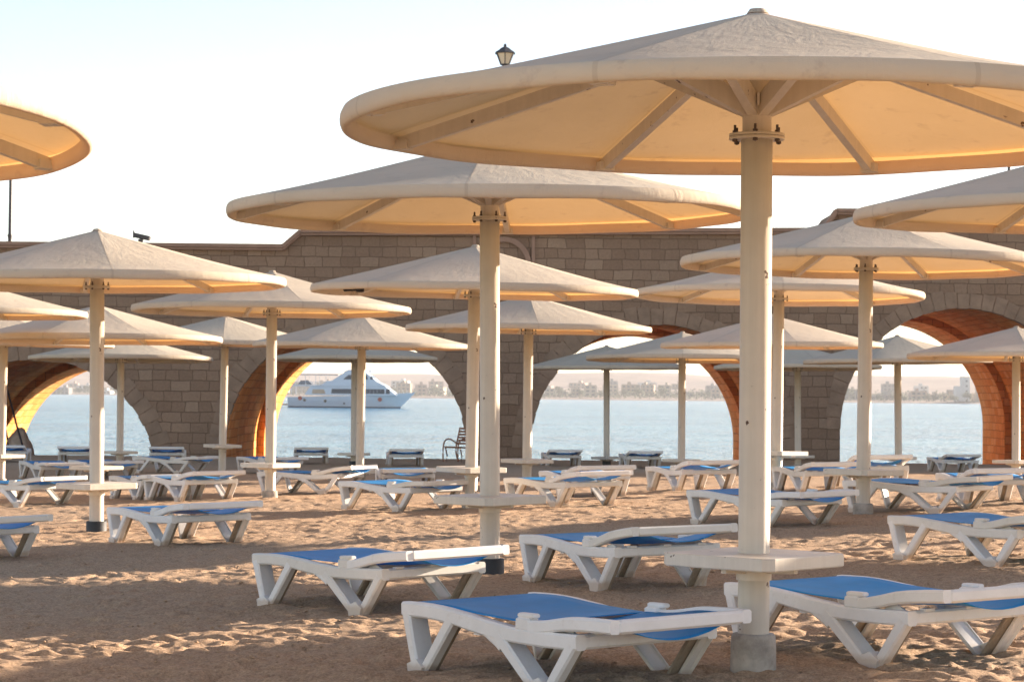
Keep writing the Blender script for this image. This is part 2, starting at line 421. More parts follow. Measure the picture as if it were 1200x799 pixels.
ys = np.concatenate([np.linspace(-60, 7.2, 12)[:-1], 7.2*np.exp(np.linspace(0, math.log(72/7.2), NR)), [80, 95, 120]])
core = np.linspace(-1, 1, NCc); us = np.concatenate([[-60, -30, -12, -6, -3], core*1.0, [3, 6, 12, 30, 60]])
YY, UU = np.meshgrid(ys, us, indexing='ij')
half = 0.31*np.clip(YY, 7.2, 80)+0.6
XX = np.where(np.abs(UU) <= 1, UU*half, np.sign(UU)*(half+np.abs(UU)-1))
ZZ = ground(XX, YY)
fine = ((np.abs(UU) <= 1) & (YY > 7) & (YY < 72))
rel = relief(XX, YY)*sstep(6.8, 7.6, YY)*(1-sstep(62, 68, YY)*0.7)
# footprints: elongated dips with a pushed-up rim
dip = np.zeros_like(XX)
yr = ys; 
for _ in range(9500):
    fy = 7.5*math.exp(random.random()*math.log(50/7.5)) if random.random() < 0.75 else random.uniform(8, 50)
    fx = random.uniform(-1, 1)*(0.27*fy+0.5)
    i0 = np.searchsorted(yr, fy-0.3); i1 = np.searchsorted(yr, fy+0.3)
    if i1 <= i0: continue
    hw_ = 0.31*fy+0.6; j0 = int(5+(((fx-0.4)/hw_)+1)/2*(NCc-1)); j1 = int(5+(((fx+0.4)/hw_)+1)/2*(NCc-1))
    j0 = max(5, j0); j1 = min(5+NCc, j1+1)
    if j1 <= j0: continue
    a = random.uniform(-0.7, 0.7) if random.random() < 0.7 else random.uniform(0, 3.14)
    dx = XX[i0:i1, j0:j1]-fx; dy = YY[i0:i1, j0:j1]-fy
    p = dx*math.cos(a)+dy*math.sin(a); q = -dx*math.sin(a)+dy*math.cos(a)
    sz = 0.55+0.5*((_*7919) % 100)/100; d2 = (p/(0.135*sz))**2+(q/(0.058*sz))**2
    k = random.uniform(0.4, 1.0)
    dip[i0:i1, j0:j1] += k*(-0.030*np.exp(-d2*1.1)+0.013*np.exp(-(np.sqrt(d2)-1.5)**2*3))
ZZ = ZZ + np.where(fine, 0.62*rel+0.80*np.clip(dip, -0.045, 0.03), 0)
nv_c = XX.shape[1]; nv_r = XX.shape[0]
verts = np.stack([XX.ravel(), YY.ravel(), ZZ.ravel()], 1)
ii, jj = np.meshgrid(np.arange(nv_r-1), np.arange(nv_c-1), indexing='ij'); a = (ii*nv_c+jj).ravel()
faces = np.stack([a, a+1, a+nv_c+1, a+nv_c], 1)
me = bpy.data.meshes.new('beach'); me.vertices.add(len(verts)); me.vertices.foreach_set('co', verts.ravel())
me.loops.add(faces.size); me.loops.foreach_set('vertex_index', faces.ravel().astype(np.int32))
me.polygons.add(len(faces)); me.polygons.foreach_set('loop_start', np.arange(0, faces.size, 4, dtype=np.int32))
me.update(calc_edges=True); me.validate()
tag(link('beach', me, M['sand'], smooth=True), 'pale sandy beach covered in footprints', kind='structure')

# small clods and shell bits lying on the sand
cl_ = MB(); rc = random.Random(21)
ico = bmesh.new(); bmesh.ops.create_icosphere(ico, subdivisions=1, radius=1); iv = [v.co.copy() for v in ico.verts]; jf = [tuple(v.index for v in f.verts) for f in ico.faces]; ico.free()
from bisect import bisect
for _ in range(2600):
    y = 8.5*math.exp(rc.random()*1.35); x = rc.uniform(-1, 1)*0.26*y; r = rc.uniform(0.004, 0.013)*(1.6 if rc.random() < 0.06 else 1)
    i = bisect(list(ys), y) if _ == 0 else int(np.searchsorted(ys, y)); hw_ = 0.31*min(max(y, 7.2), 80)+0.6; j = int(round(5+((x/hw_)+1)/2*(NCc-1)))
    z = float(ZZ[i, j]); cl_.add([(x+v.x*r*rc.uniform(.8, 1.3), y+v.y*r, z+v.z*r*0.6+r*0.2) for v in iv], jf)
me = bpy.data.meshes.new('sand_clods'); me.from_pydata(cl_.v, [], cl_.f); tag(link('sand_clods', me, M['sand']), 'small sand clods and pebbles scattered on the beach', 'pebbles', kind='stuff')

# sea
SEA = -0.9
me = bpy.data.meshes.new('sea'); me.from_pydata([(-7000, 62, SEA), (7000, 62, SEA), (7000, 9000, SEA), (-7000, 9000, SEA)], [], [(0, 1, 2, 3)])
tag(link('sea', me, M['water']), 'light blue rippled sea water', kind='structure')

# ------------------------------------------------------------------ stone bridge
class UVM:
    def __init__(s): s.v = []; s.f = []; s.uv = []
    def quad(s, P, UV):
        n = len(s.v); s.v += [tuple(p) for p in P]; s.f.append(tuple(range(n, n+len(P)))); s.uv += list(UV); return s
    def build(s, name, mt, parent=None):
        me = bpy.data.meshes.new(name); me.from_pydata(s.v, [], s.f); l = me.uv_layers.new(name='UVMap')
        for i, (u, v) in enumerate(s.uv): l.data[i].uv = (u, v)
        me.update(); return link(name, me, mt, parent)
Y0, Y1, Y2, Y3 = 64.0, 67.0, 74.5, 78.0
arches = []     # centre x, radius, spring z
def arch_at(i):
    cx = -4.6 + 8.6*i
    tab = {-1: (3.39, 2.27-3.39), 0: (3.38, 3.2-3.38), 1: (3.49, 3.41-3.49), 2: (3.41, 3.93-3.41)}
    if i in tab: r, s = tab[i]
    elif i < -1: r, s = 3.4, -1.13
    else: r, s = 3.41, 0.55
    if i == 1: cx = 4.02
    if i == 2: cx = 12.54
    if i >= 3: cx = 12.54 + 8.6*(i-2)
    if i == -1: cx = -13.2
    return cx, r, s
IDX = range(-6, 10)
arches = [arch_at(i) for i in IDX]
XL, XR = arches[0][0]-5.2, arches[-1][0]+5.2
tp = [(XL, 5.43), (-6.38, 5.43), (-5.90, 5.85), (8.60, 6.03), (8.98, 6.57), (XR, 6.6)]
def top(x):
    for (a, za), (b, zb) in zip(tp, tp[1:]):
        if a <= x <= b: return za+(zb-za)*(x-a)/(b-a)
    return tp[-1][1]
BOT = -2.6
def slab(mb, ya, yb, toff=0.0):
    """arched wall between ya and yb: faces ya (front) and yb (back) plus its top"""
    for yy in (ya, yb):
        xs = [XL]
        segs = []
        px_ = XL
        for cx, r, s in arches:
            segs.append(('solid', px_, cx-r)); segs.append(('arch', cx, r, s)); px_ = cx+r
        segs.append(('solid', px_, XR))
        for sg in segs:
            if sg[0] == 'solid':
                a_, b_ = sg[1], sg[2]
                cut = sorted({a_, b_} | {x for x, _ in tp if a_ < x < b_})
                for a1, b1 in zip(cut, cut[1:]):
                    mb.quad([(a1, yy, BOT), (b1, yy, BOT), (b1, yy, top(b1)+toff), (a1, yy, top(a1)+toff)], [(a1, BOT), (b1, BOT), (b1, top(b1)), (a1, top(a1))])
            else:
                _, cx, r, s = sg; n = 40
                xs = [cx - r*math.cos(math.pi*k/n) for k in range(n+1)]
                xs = sorted(set(xs) | {x for x, _ in tp if cx-r < x < cx+r})
                for a1, b1 in zip(xs, xs[1:]):
                    za = s+math.sqrt(max(0, r*r-(a1-cx)**2)); zb = s+math.sqrt(max(0, r*r-(b1-cx)**2))
                    mb.quad([(a1, yy, za), (b1, yy, zb), (b1, yy, top(b1)+toff), (a1, yy, top(a1)+toff)], [(a1, za), (b1, zb), (b1, top(b1)), (a1, top(a1))])
    for (a, za), (b, zb) in zip(tp, tp[1:]):
        mb.quad([(a, ya, za+toff), (b, ya, zb+toff), (b, yb, zb+toff), (a, yb, za+toff)], [(a, ya), (b, ya), (b, yb), (a, yb)])
bridge = empty('stone_bridge', (0, Y0, 0))
tag(bridge, 'long brown sandstone bridge whose arches with orange undersides open onto the sea', 'bridge')
def child(o): 
    o.parent = bridge; o.matrix_parent_inverse = Matrix.Translation((0, -Y0, 0)); return o
w = UVM(); slab(w, Y0, Y1); child(w.build('wall', M['stone']))
w = UVM(); slab(w, Y2, Y3); child(w.build('wall', M['stone']))
# deck between the two parapets
w = UVM()
for (a, za), (b, zb) in zip(tp, tp[1:]):
    w.quad([(a, Y1, za-0.95), (b, Y1, zb-0.95), (b, Y2, zb-0.95), (a, Y2, za-0.95)], [(a, Y1), (b, Y1), (b, Y2), (a, Y2)])
child(w.build('deck', M['stone']))
for cx, r, s in arches:
    w = UVM()
    for ya, yb, rr in ((Y0, Y1, r), (Y1, Y2, r+0.24), (Y2, Y3, r)):
        n = 48; prof = [(cx-rr, BOT)] + [(cx-rr*math.cos(math.pi*k/n), s+rr*math.sin(math.pi*k/n)) for k in range(n+1)] + [(cx+rr, BOT)]
        d = 0.0
        ny = 1
        for (xa, za), (xb, zb) in zip(prof, prof[1:]):
            l_ = math.hypot(xb-xa, zb-za)
            w.quad([(xa, ya, za), (xb, ya, zb), (xb, yb, zb), (xa, yb, za)], [(ya, d), (ya, d+l_), (yb, d+l_), (yb, d)]); d += l_
    R2 = r+0.24
    for yy in (Y1+0.002, Y2-0.002):                    # the step between wide vault and narrower end rings
        n = 48
        P1 = [(cx-r, BOT)] + [(cx-r*math.cos(math.pi*k/n), s+r*math.sin(math.pi*k/n)) for k in range(n+1)] + [(cx+r, BOT)]
        P2 = [(cx-R2, BOT)] + [(cx-R2*math.cos(math.pi*k/n), s+R2*math.sin(math.pi*k/n)) for k in range(n+1)] + [(cx+R2, BOT)]
        for k in range(len(P1)-1):
            w.quad([(P1[k][0], yy, P1[k][1]), (P1[k+1][0], yy, P1[k+1][1]), (P2[k+1][0], yy, P2[k+1][1]), (P2[k][0], yy, P2[k][1])],
                   [(P1[k][0], P1[k][1]), (P1[k+1][0], P1[k+1][1]), (P2[k+1][0], P2[k+1][1]), (P2[k][0], P2[k][1])])
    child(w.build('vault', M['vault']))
    # wedge stones round the mouth, each a separate block
    mb = MB(); rnd = random.Random(int(cx*10)); nb = 33
    for k in range(nb):
        t0 = math.pi*k/nb+0.004; t1 = math.pi*(k+1)/nb-0.004; ro = r+rnd.choice((0.40, 0.50, 0.44))+rnd.uniform(-.03, .03); pr = rnd.uniform(0.008, 0.022); ri = r-rnd.uniform(0.0, 0.03)
        poly = [(cx-q*math.cos(t), s+q*math.sin(t)) for q, t in ((ri, t0), (ri, t1), (ro, t1), (ro, t0))]
        mb.prism(poly, Y0-pr, Y0+0.3)
    child(mb.build('arch_ring', M['ring']))
# coping course along the parapet
mb = MB()
for (a, za), (b, zb) in zip(tp, tp[1:]):
    for yy in (Y0, Y3):
        mb.bar((a, yy, za+0.03), (b, yy, zb+0.03), 0.46, 0.10)
        mb.bar((a, yy, za-0.06), (b, yy, zb-0.06), 0.36, 0.06)
child(mb.build('coping', M['coping']))
# blind arch moulding on the parapet above the middle pier
mb = MB(); ncx, nr, nz = -0.25, 0.62, 5.02
for k in range(16):
    t0 = math.pi*k/16; t1 = math.pi*(k+1)/16
    mb.prism([(ncx-q*math.cos(t), nz+q*math.sin(t)) for q, t in ((nr, t0), (nr, t1), (nr+0.14, t1), (nr+0.14, t0))], Y0-0.10, Y0+0.05)
for sx in (-1, 1):
    mb.box((ncx+sx*(nr+0.07), Y0-0.03, nz-0.75), (0.14, 0.14, 1.5)); mb.box((ncx+sx*(nr+0.20), Y0-0.02, nz-0.1), (0.09, 0.12, 2.0))
child(mb.build('blind_arch_moulding', M['coping']))

# ------------------------------------------------------------------ lamps on the bridge
M['lampglass'] = simple('frosted_lamp_glass', (0.75, 0.68, 0.52), 0.3, 0.05, 5, 0.05)
def street_lamp(x, y, z0, ztop, label):
    t = empty('street_lamp', (x, y, z0)); tag(t, label, 'street lamp', 'old style lamps standing on the bridge')
    H = ztop-z0-0.62
    p = MB(); p.lathe([(0.20, 0), (0.20, .12), (0.14, .16), (0.13, .85), (0.075, .92), (0.11, 1.0), (0.075, 1.07), (0.12, 1.17), (0.08, 1.25), (0.11, 1.33), (0.065, 1.42), (0.06, 1.62), (0.085, 1.68), (0.055, 1.74), (0.045, H-0.3), (0.075, H-0.24), (0.045, H-0.16), (0.08, H-0.05), (0.10, H)], 14)
    p.build('post', M['iron'], t)
    head = MB(); ang = [math.pi/6+math.pi/3*k for k in range(6)]
    for a in ang:
        head.bar((0.12*math.cos(a), 0.12*math.sin(a), H+0.02), (0.235*math.cos(a), 0.235*math.sin(a), H+0.36), 0.022, 0.022)
    head.lathe([(0.13, H), (0.14, H+0.02), (0.0, H+0.025)], 6, smooth=False, a0=math.pi/6)
    h = head.build('lantern', M['iron'], t); h.scale = (1.25, 1.25, 1.0)
    g = MB(); g.lathe([(0.11, H+0.025), (0.215, H+0.355)], 6, smooth=False, a0=math.pi/6); g.build('glass', M['lampglass'], h)
    c = MB(); c.lathe([(0.285, H+0.35), (0.27, H+0.38), (0.17, H+0.46), (0.10, H+0.53), (0.045, H+0.56), (0.03, H+0.585), (0.045, H+0.61), (0.01, H+0.66)], 6, smooth=False, a0=math.pi/6)
    c.build('lamp_cap', M['iron'], h)
p = at(592, 53, 71); street_lamp(p.x, 71, top(p.x)-0.95, p.z, 'black lamp post whose lantern shows above the biggest parasol')
p = at(14, 118, 71); street_lamp(p.x, 71, top(p.x)-0.95, p.z, 'black lamp post rising behind the parasol at the left edge')
p = at(1183, 98, 71); street_lamp(p.x, 71, top(p.x)-0.95, p.z, 'dark post seen in the gap between two parasols at the right')
# floodlight on the parapet
p = at(165, 281, 64.2)
t = empty('floodlight', (p.x, 64.2, top(p.x)+0.08)); tag(t, 'small dark floodlight clamped on top of the bridge parapet at left', 'floodlight')
q = MB(); q.box((0, 0, 0.06), (0.12, 0.2, 0.12)); q.bar((0, 0, 0.08), (0, 0, 0.22), 0.05, 0.05); q.bar((-0.20, 0, 0.16), (-0.20, 0, 0.36), 0.04, 0.05); q.build('bracket', M['iron'], t)
q = MB(); q.bar((-0.20, 0, 0.24), (0.26, -0.02, 0.14), 0.24, 0.13, bev=0.02); q.build('lamp_housing', M['iron'], t)

# ------------------------------------------------------------------ parasols
RC = 2.05; APEX = 3.28; RIMT = 2.745; RIMB = 2.650
def canopy_mesh():
    me_v = []; me_f = []; nseg = 160; rings = [0.0, 0.035, 0.08, 0.13, 0.19, 0.26, 0.34, 0.43, 0.52, 0.61, 0.70, 0.79, 0.88, 0.95, 1.0]
    rimprof = [(RC+0.008, RIMT-0.014), (RC+0.013, RIMT-0.028), (RC+0.015, RIMT-0.045), (RC+0.014, RIMB+0.03), (RC+0.006, RIMB+0.008), (RC-0.012, RIMB), (RC-0.035, RIMB+0.008), (RC-0.045, RIMB+0.035), (RC-0.046, RIMB+0.075)]
    def zc(t, phi):
        d = (math.degrees(phi) % 45)-22.5                     # ribs at multiples of 45
        c = (math.cos(R_(d))-math.cos(R_(22.5)))/(1-math.cos(R_(22.5)))
        D = APEX-0.012-RIMT
        z = APEX-0.012 - D*(t + 0.085*c*t*(1-t**2.2)) 
        z -= 0.004*math.sin(math.pi*t)                        # slightly hollow
        return z
    me_v.append((0, 0, APEX))
    for t in rings[1:]:
        for k in range(nseg):
            ph = 2*math.pi*k/nseg; me_v.append((RC*t*math.cos(ph), RC*t*math.sin(ph), zc(t, ph)))
    for r, z in rimprof:
        for k in range(nseg):
            ph = 2*math.pi*k/nseg; wob = 0.006*math.sin(ph*3+1)+0.004*math.sin(ph*11)
            me_v.append((r*math.cos(ph), r*math.sin(ph), z+wob*0.8))
    for k in range(nseg): me_f.append((0, 1+k, 1+(k+1) % nseg))
    nr = len(rings)-1+len(rimprof)
    for i in range(nr-1):
        a = 1+i*nseg; b = a+nseg
        for k in range(nseg):
            q = (k+1) % nseg; me_f.append((a+k, b+k, b+q, a+q))
    me = bpy.data.meshes.new('canopy'); me.from_pydata(me_v, [], me_f)
    me.polygons.foreach_set('use_smooth', [True]*len(me_f))
    at_ = me.attributes.new('sharp_edge', 'BOOLEAN', 'EDGE')
    vals = []
    for e in me.edges:
        a, b = e.vertices
        s_ = False
        if b < a: a, b = b, a
        last = 1+(len(rings)-1)*nseg
        if a >= 1 and b < last and (b-a) == nseg and ((a-1) % nseg) % (nseg//8) == 0: s_ = True
        r0i = 1+(len(rings)-2)*nseg
        if r0i <= a and b < r0i+nseg: s_ = True
        if a == 0 and ((b-1) % nseg) % (nseg//8) == 0: s_ = True
        vals.append(s_)
    at_.data.foreach_set('value', vals)
    return me
def make_parasol():
    root = empty('beach_parasol')
    pole = MB(); pole.lathe([(0.078, -0.9), (0.078, 2.64), (0.0, 2.64)], 36); pole.build('pole', M['paint'], root)
    up = MB(); up.lathe([(0.072, 2.66), (0.072, 3.20), (0.0, 3.21)], 32)
    for k in range(8):                                          # small stiffening fins under the ribs
        a = R_(45*k+22.5); up.bar((0.07*math.cos(a), 0.07*math.sin(a), 2.80), (0.085*math.cos(a), 0.085*math.sin(a), 2.86), 0.012, 0.05)
    up.build('upper_post', M['paint'], root)
    fl = MB(); fl.lathe([(0.138, 2.632), (0.138, 2.645), (0.07, 2.645)], 30); fl.lathe([(0.138, 2.648), (0.138, 2.661), (0.07, 2.661)], 30)
    f = fl.build('flange', M['paint'], root)
    for k in range(6):
        a = R_(60*k+30); b = MB(); x, y = 0.120*math.cos(a), 0.120*math.sin(a)
        b.lathe([(0.007, 2.615), (0.007, 2.700)], 8, c=(x, y, 0)); b.lathe([(0.013, 2.618), (0.013, 2.631)], 6, c=(x, y, 0), smooth=False); b.lathe([(0.012, 2.6625), (0.012, 2.674)], 6, c=(x, y, 0), smooth=False)
        b.build('bolt', M['hw'], f)
    for k in range(8):
        a = R_(45*k); ca, sa = math.cos(a), math.sin(a)
        r = MB(); r.bar((0.06*ca, 0.06*sa, 3.185), (1.995*ca, 1.995*sa, 2.685), 0.045, 0.07); r.box((1.985*ca, 1.985*sa, 2.68), (0.09, 0.09, 0.05), 0, Matrix.Rotation(a, 3, 'Z'))
        r.build('rib', M['paint'], root)
        s_ = MB(); s_.bar((0.05*ca, 0.05*sa, 2.79), (0.58*ca, 0.58*sa, 3.02), 0.05, 0.095); s_.build('strut', M['paint'], root)
    link('canopy', canopy_mesh(), M['fabric'], root)
    cp = MB(); cp.lathe([(0.055, APEX-0.020), (0.04, APEX+0.002), (0.0, APEX+0.008)], 24); cp.build('canopy_cap', M['fabric'], root)
    # square table with clipped corners, built at z = 0 and set per parasol
    tb = MB(); h = 0.335; c = 0.045; T = 0.032
    ring = [(-h+c, -h), (h-c, -h), (h, -h+c), (h, h-c), (h-c, h), (-h+c, h), (-h, h-c), (-h, -h+c)]
    P = []
    for z, k in ((-T, 0.985), (-T+0.006, 1), (T-0.006, 1), (T, 0.985)): P += [(x*k, y*k, z) for x, y in ring]
    fs = [tuple(reversed(range(8))), tuple(range(24, 32))]
    for i in range(3):
        for j in range(8):
            q = (j+1) % 8; fs.append((i*8+j, i*8+q, i*8+8+q, i*8+8+j))
    tb.add(P, fs); t_ = tb.build('table_top', M['table'], root, (0, 0, 0.55))
    br = MB()
    for k in range(4):
        a = R_(90*k); br.bar((0.075*math.cos(a), 0.075*math.sin(a), -0.055), (0.25*math.cos(a), 0.25*math.sin(a), -0.045), 0.03, 0.025)
    br.lathe([(0.088, -0.10), (0.088, -0.035)], 24); br.build('bracket', M['table'], t_)
    return root
parasol0 = make_parasol()
cb = MB(); cb.lathe([(0.115, -0.35), (0.112, 0.13), (0.108, 0.185), (0.10, 0.195), (0.07, 0.197)], 26, smooth=True)
base_c = cb.mesh('base_block'); base_c.materials.append(M['concrete'])
sb = MB(); sb.lathe([(0.112, -0.35), (0.112, 0.115), (0.104, 0.12), (0.07, 0.12)], 30)
base_s = sb.mesh('base_sleeve'); base_s.materials.append(M['sleeve'])
firstP = [True]
def parasol(px, pyf, hw, tabley, label, base='c', rot=20, tilt=(0, 0), tw=1.0, group='cream beach parasols standing in rows', XY=None, trot=None):
    """px, pyf: picture position of the flange; hw: half width of the canopy in pixels"""
    Y = RC*1.007*F/hw
    if XY: x, Y = XY; z = gz(x, Y)+2.65
    else: p = at(px, pyf, Y); x, z = p.x, p.z
    o = parasol0 if firstP[0] else copy_tree(parasol0); firstP[0] = False
    o.location = (x, Y, z-2.65); tag(o, label, 'parasol', group)
    g = gz(x, Y)
    if tilt == (0, 0) and hw < 480: tilt = (random.uniform(-0.9, 0.9), random.uniform(-0.9, 0.9))
    o.rotation_euler = (R_(tilt[0]), R_(tilt[1]), 0)
    a = R_(90-rot)
    for ch in o.children:
        n = ch.name.split('.')[0]
        if n in ('rib', 'strut', 'canopy', 'canopy_cap', 'flange', 'upper_post'): ch.rotation_euler = (0, 0, a)
        if n == 'table_top':
            tz = (at(px, tabley, Y).z if tabley else g+0.52)
            ch.location.z = tz-(z-2.65); ch.rotation_euler = (0, 0, R_(random.uniform(35, 55) if trot is None else trot)); ch.scale = (tw, tw, 1)
    if base:
        b = bpy.data.objects.new('base_block' if base == 'c' else 'base_sleeve', base_c if base == 'c' else base_s)
        C.objects.link(b); b.parent = o; b.location = (0, 0, g-(z-2.65)-(0.07 if hw < 250 and base == 'c' else 0.0)); b.rotation_euler = (0, 0, random.random()*6)
    return o
PAR = [
 (887, 160, 489, 655, 'nearest and largest parasol with square table and pale concrete foot', 'c', -20, (0, 0)),
 (578, 256, 307, 585, 'parasol with chipped pole just left of the nearest parasol', 's', 4, (0.3, -0.6)),
 (1302, 258, 296, None, 'parasol cut off by the right edge at mid height', 'c', -14, (0, 0)),
 (-402, 153, 500, None, 'parasol at the upper left corner of which only the rim shows', 'c', 10, (-2.6, 0)),
 (117, 336, 221, 569, 'left parasol whose pole stands in a dark cylindrical foot', 's', -14.5, (0, 0)),
 (1013, 315, 218, 553, 'parasol with wrinkled top and square table to the right of the nearest pole', 'c', -16, (0, 0)),
 (554, 346, 192, 550, 'parasol directly behind the chipped pole with small black thing under its rim', 'c', -8, (0, 0)),
 (-61, 371, 162, None, 'parasol at the left edge whose right tip sits under the dark footed one', 'c', 12, (0, 0)),
 (319, 367, 163.5, 545, 'slim parasol left of the yacht with lit right side and bolted flange', 'c', -18, (0, 0)),
 (911.5, 350, 169.5, 531, 'parasol mostly hidden behind the pole of the nearest parasol', 'c', 5, (0, 0)),
 (619, 389, 144.5, 540, 'parasol in front of the pier between second and third arch', 'c', -4, (0, 0)),
 (115, 401, 146, 548, 'parasol whose pole hides behind the dark footed pole', 'c', 14, (0, 0)),
 (905, 408, 130, 533, 'parasol lower down between the nearest pole and the wrinkled one', 'c', -6, (0, 0)),
 (3, 405, 128, 534, 'parasol in front of the left edge of the first arch', 'c', 2, (0, 0)),
 (423, 408, 127.5, 552, 'parasol whose sunlit pole stands in front of the yacht', 'c', -16, (0, 0)),
 (1191, 421, 127, 541, 'grey looking parasol at the right edge before the orange pier', 'c', 6, (0, 0)),
 (262, 405, 116, 522.5, 'parasol standing left of the second arch with a wide flat table', 'c', -6, (0, 0)),
 (799.5, 423, 113, 539.5, 'parasol seen before the right half of the third arch', 'c', 4, (0, 0)),
 (1054, 426, 110, 537, 'parasol in the middle of the fourth arch', 'c', -18, (0, 0)),
 (142, 423, 107, 530, 'shaded grey parasol beside the first arch', 's', 2, (0, 0)),
 (936, 433, 98, 535, 'shaded parasol before the pier between third and fourth arch', 'c', -8, (0, 0)),
 (416, 423, 97.5, 532, 'shaded parasol above the yacht behind the sunlit one', 's', 8, (0, 0)),
 (712, 433, 93, 536.5, 'most distant shaded parasol in the left half of the third arch', 's', 0, (0, 0)),
]
for a in PAR:
    px, pyf, hw, ty, lab, base, rot, tl = a
    parasol(px, pyf, hw, ty, lab, base, rot, tl, tw=0.92 if hw < 125 else 1.0, trot=48 if hw > 480 else None)
SIDE = [(9.2, 24.0), (13.6, 24.2), (12.0, 19.2), (8.7, 28.8), (14.6, 31.5), (19, 27)]
for x, y in SIDE:
    parasol(0, 0, 300, None, 'cream parasol standing beyond the right edge of the picture', 'c', random.uniform(-20, 20), (0, 0), group='parasols beyond the right edge', XY=(x, y))
# small black lamp under the rim of the parasol behind the chipped pole
p = at(415, 339, 29.2)
t = empty('spotlight', (p.x, p.y-0.2, p.z)); tag(t, 'small black object hanging under the rim left of the chipped pole', 'spotlight')
q = MB(); q.bar((-0.12, 0, -0.02), (0.1, 0, 0.0), 0.05, 0.04, bev=0.008); q.build('arm', M['rubber'], t)
q = MB(); q.box((0.09, 0, 0.01), (0.10, 0.09, 0.11), bev=0.012); q.build('lamp_body', M['rubber'], t)

# ------------------------------------------------------------------ sun loungers
W2 = 0.40
def smooth_line(pts, k=3):
    """Catmull-Rom through 2D points"""
    out = []
    for i in range(len(pts)-1):
        p0 = pts[max(i-1, 0)]; p1 = pts[i]; p2 = pts[i+1]; p3 = pts[min(i+2, len(pts)-1)]
        for j in range(k):
            t = j/k; f = lambda a, b, c, d: 0.5*((2*b)+(-a+c)*t+(2*a-5*b+4*c-d)*t*t+(-a+3*b-3*c+d)*t**3)
            out.append((f(p0[0], p1[0], p2[0], p3[0]), f(p0[1], p1[1], p2[1], p3[1])))
    out.append(pts[-1]); return out
BP = (0.80, 0.325)       # back hinge
def sling_mesh(pts_top, half, sag, nx=14, ny=12, grow=False):
    P = []; fs = []
    L_ = smooth_line(pts_top, max(1, nx//(len(pts_top)-1)))
    for i, (x, z) in enumerate(L_):
        u = i/(len(L_)-1); e = (0.25+0.75*u) if grow else math.sin(math.pi*min(1, max(0, u)))**0.6
        for j in range(ny+1):
            y = -half+2*half*j/ny; P.append((x, y, z-sag*e*(1-(y/half)**2)))
    n = ny+1
    for i in range(len(L_)-1):
        for j in range(ny): fs.append((i*n+j, i*n+j+1, (i+1)*n+j+1, (i+1)*n+j))
    m0 = len(P); P += [(x, y, z-0.004) for x, y, z in P]
    fs += [tuple(m0+q for q in reversed(f)) for f in list(fs)]
    rows = len(L_)
    bd = [j for j in range(n)] + [i*n+n-1 for i in range(1, rows)] + [(rows-1)*n+j for j in range(n-2, -1, -1)] + [i*n for i in range(rows-2, 0, -1)]
    for a, b in zip(bd, bd[1:]+bd[:1]): fs.append((a, m0+a, m0+b, b))
    me = bpy.data.meshes.new('sling'); me.from_pydata(P, [], fs); me.polygons.foreach_set('use_smooth', [True]*len(fs)); return me
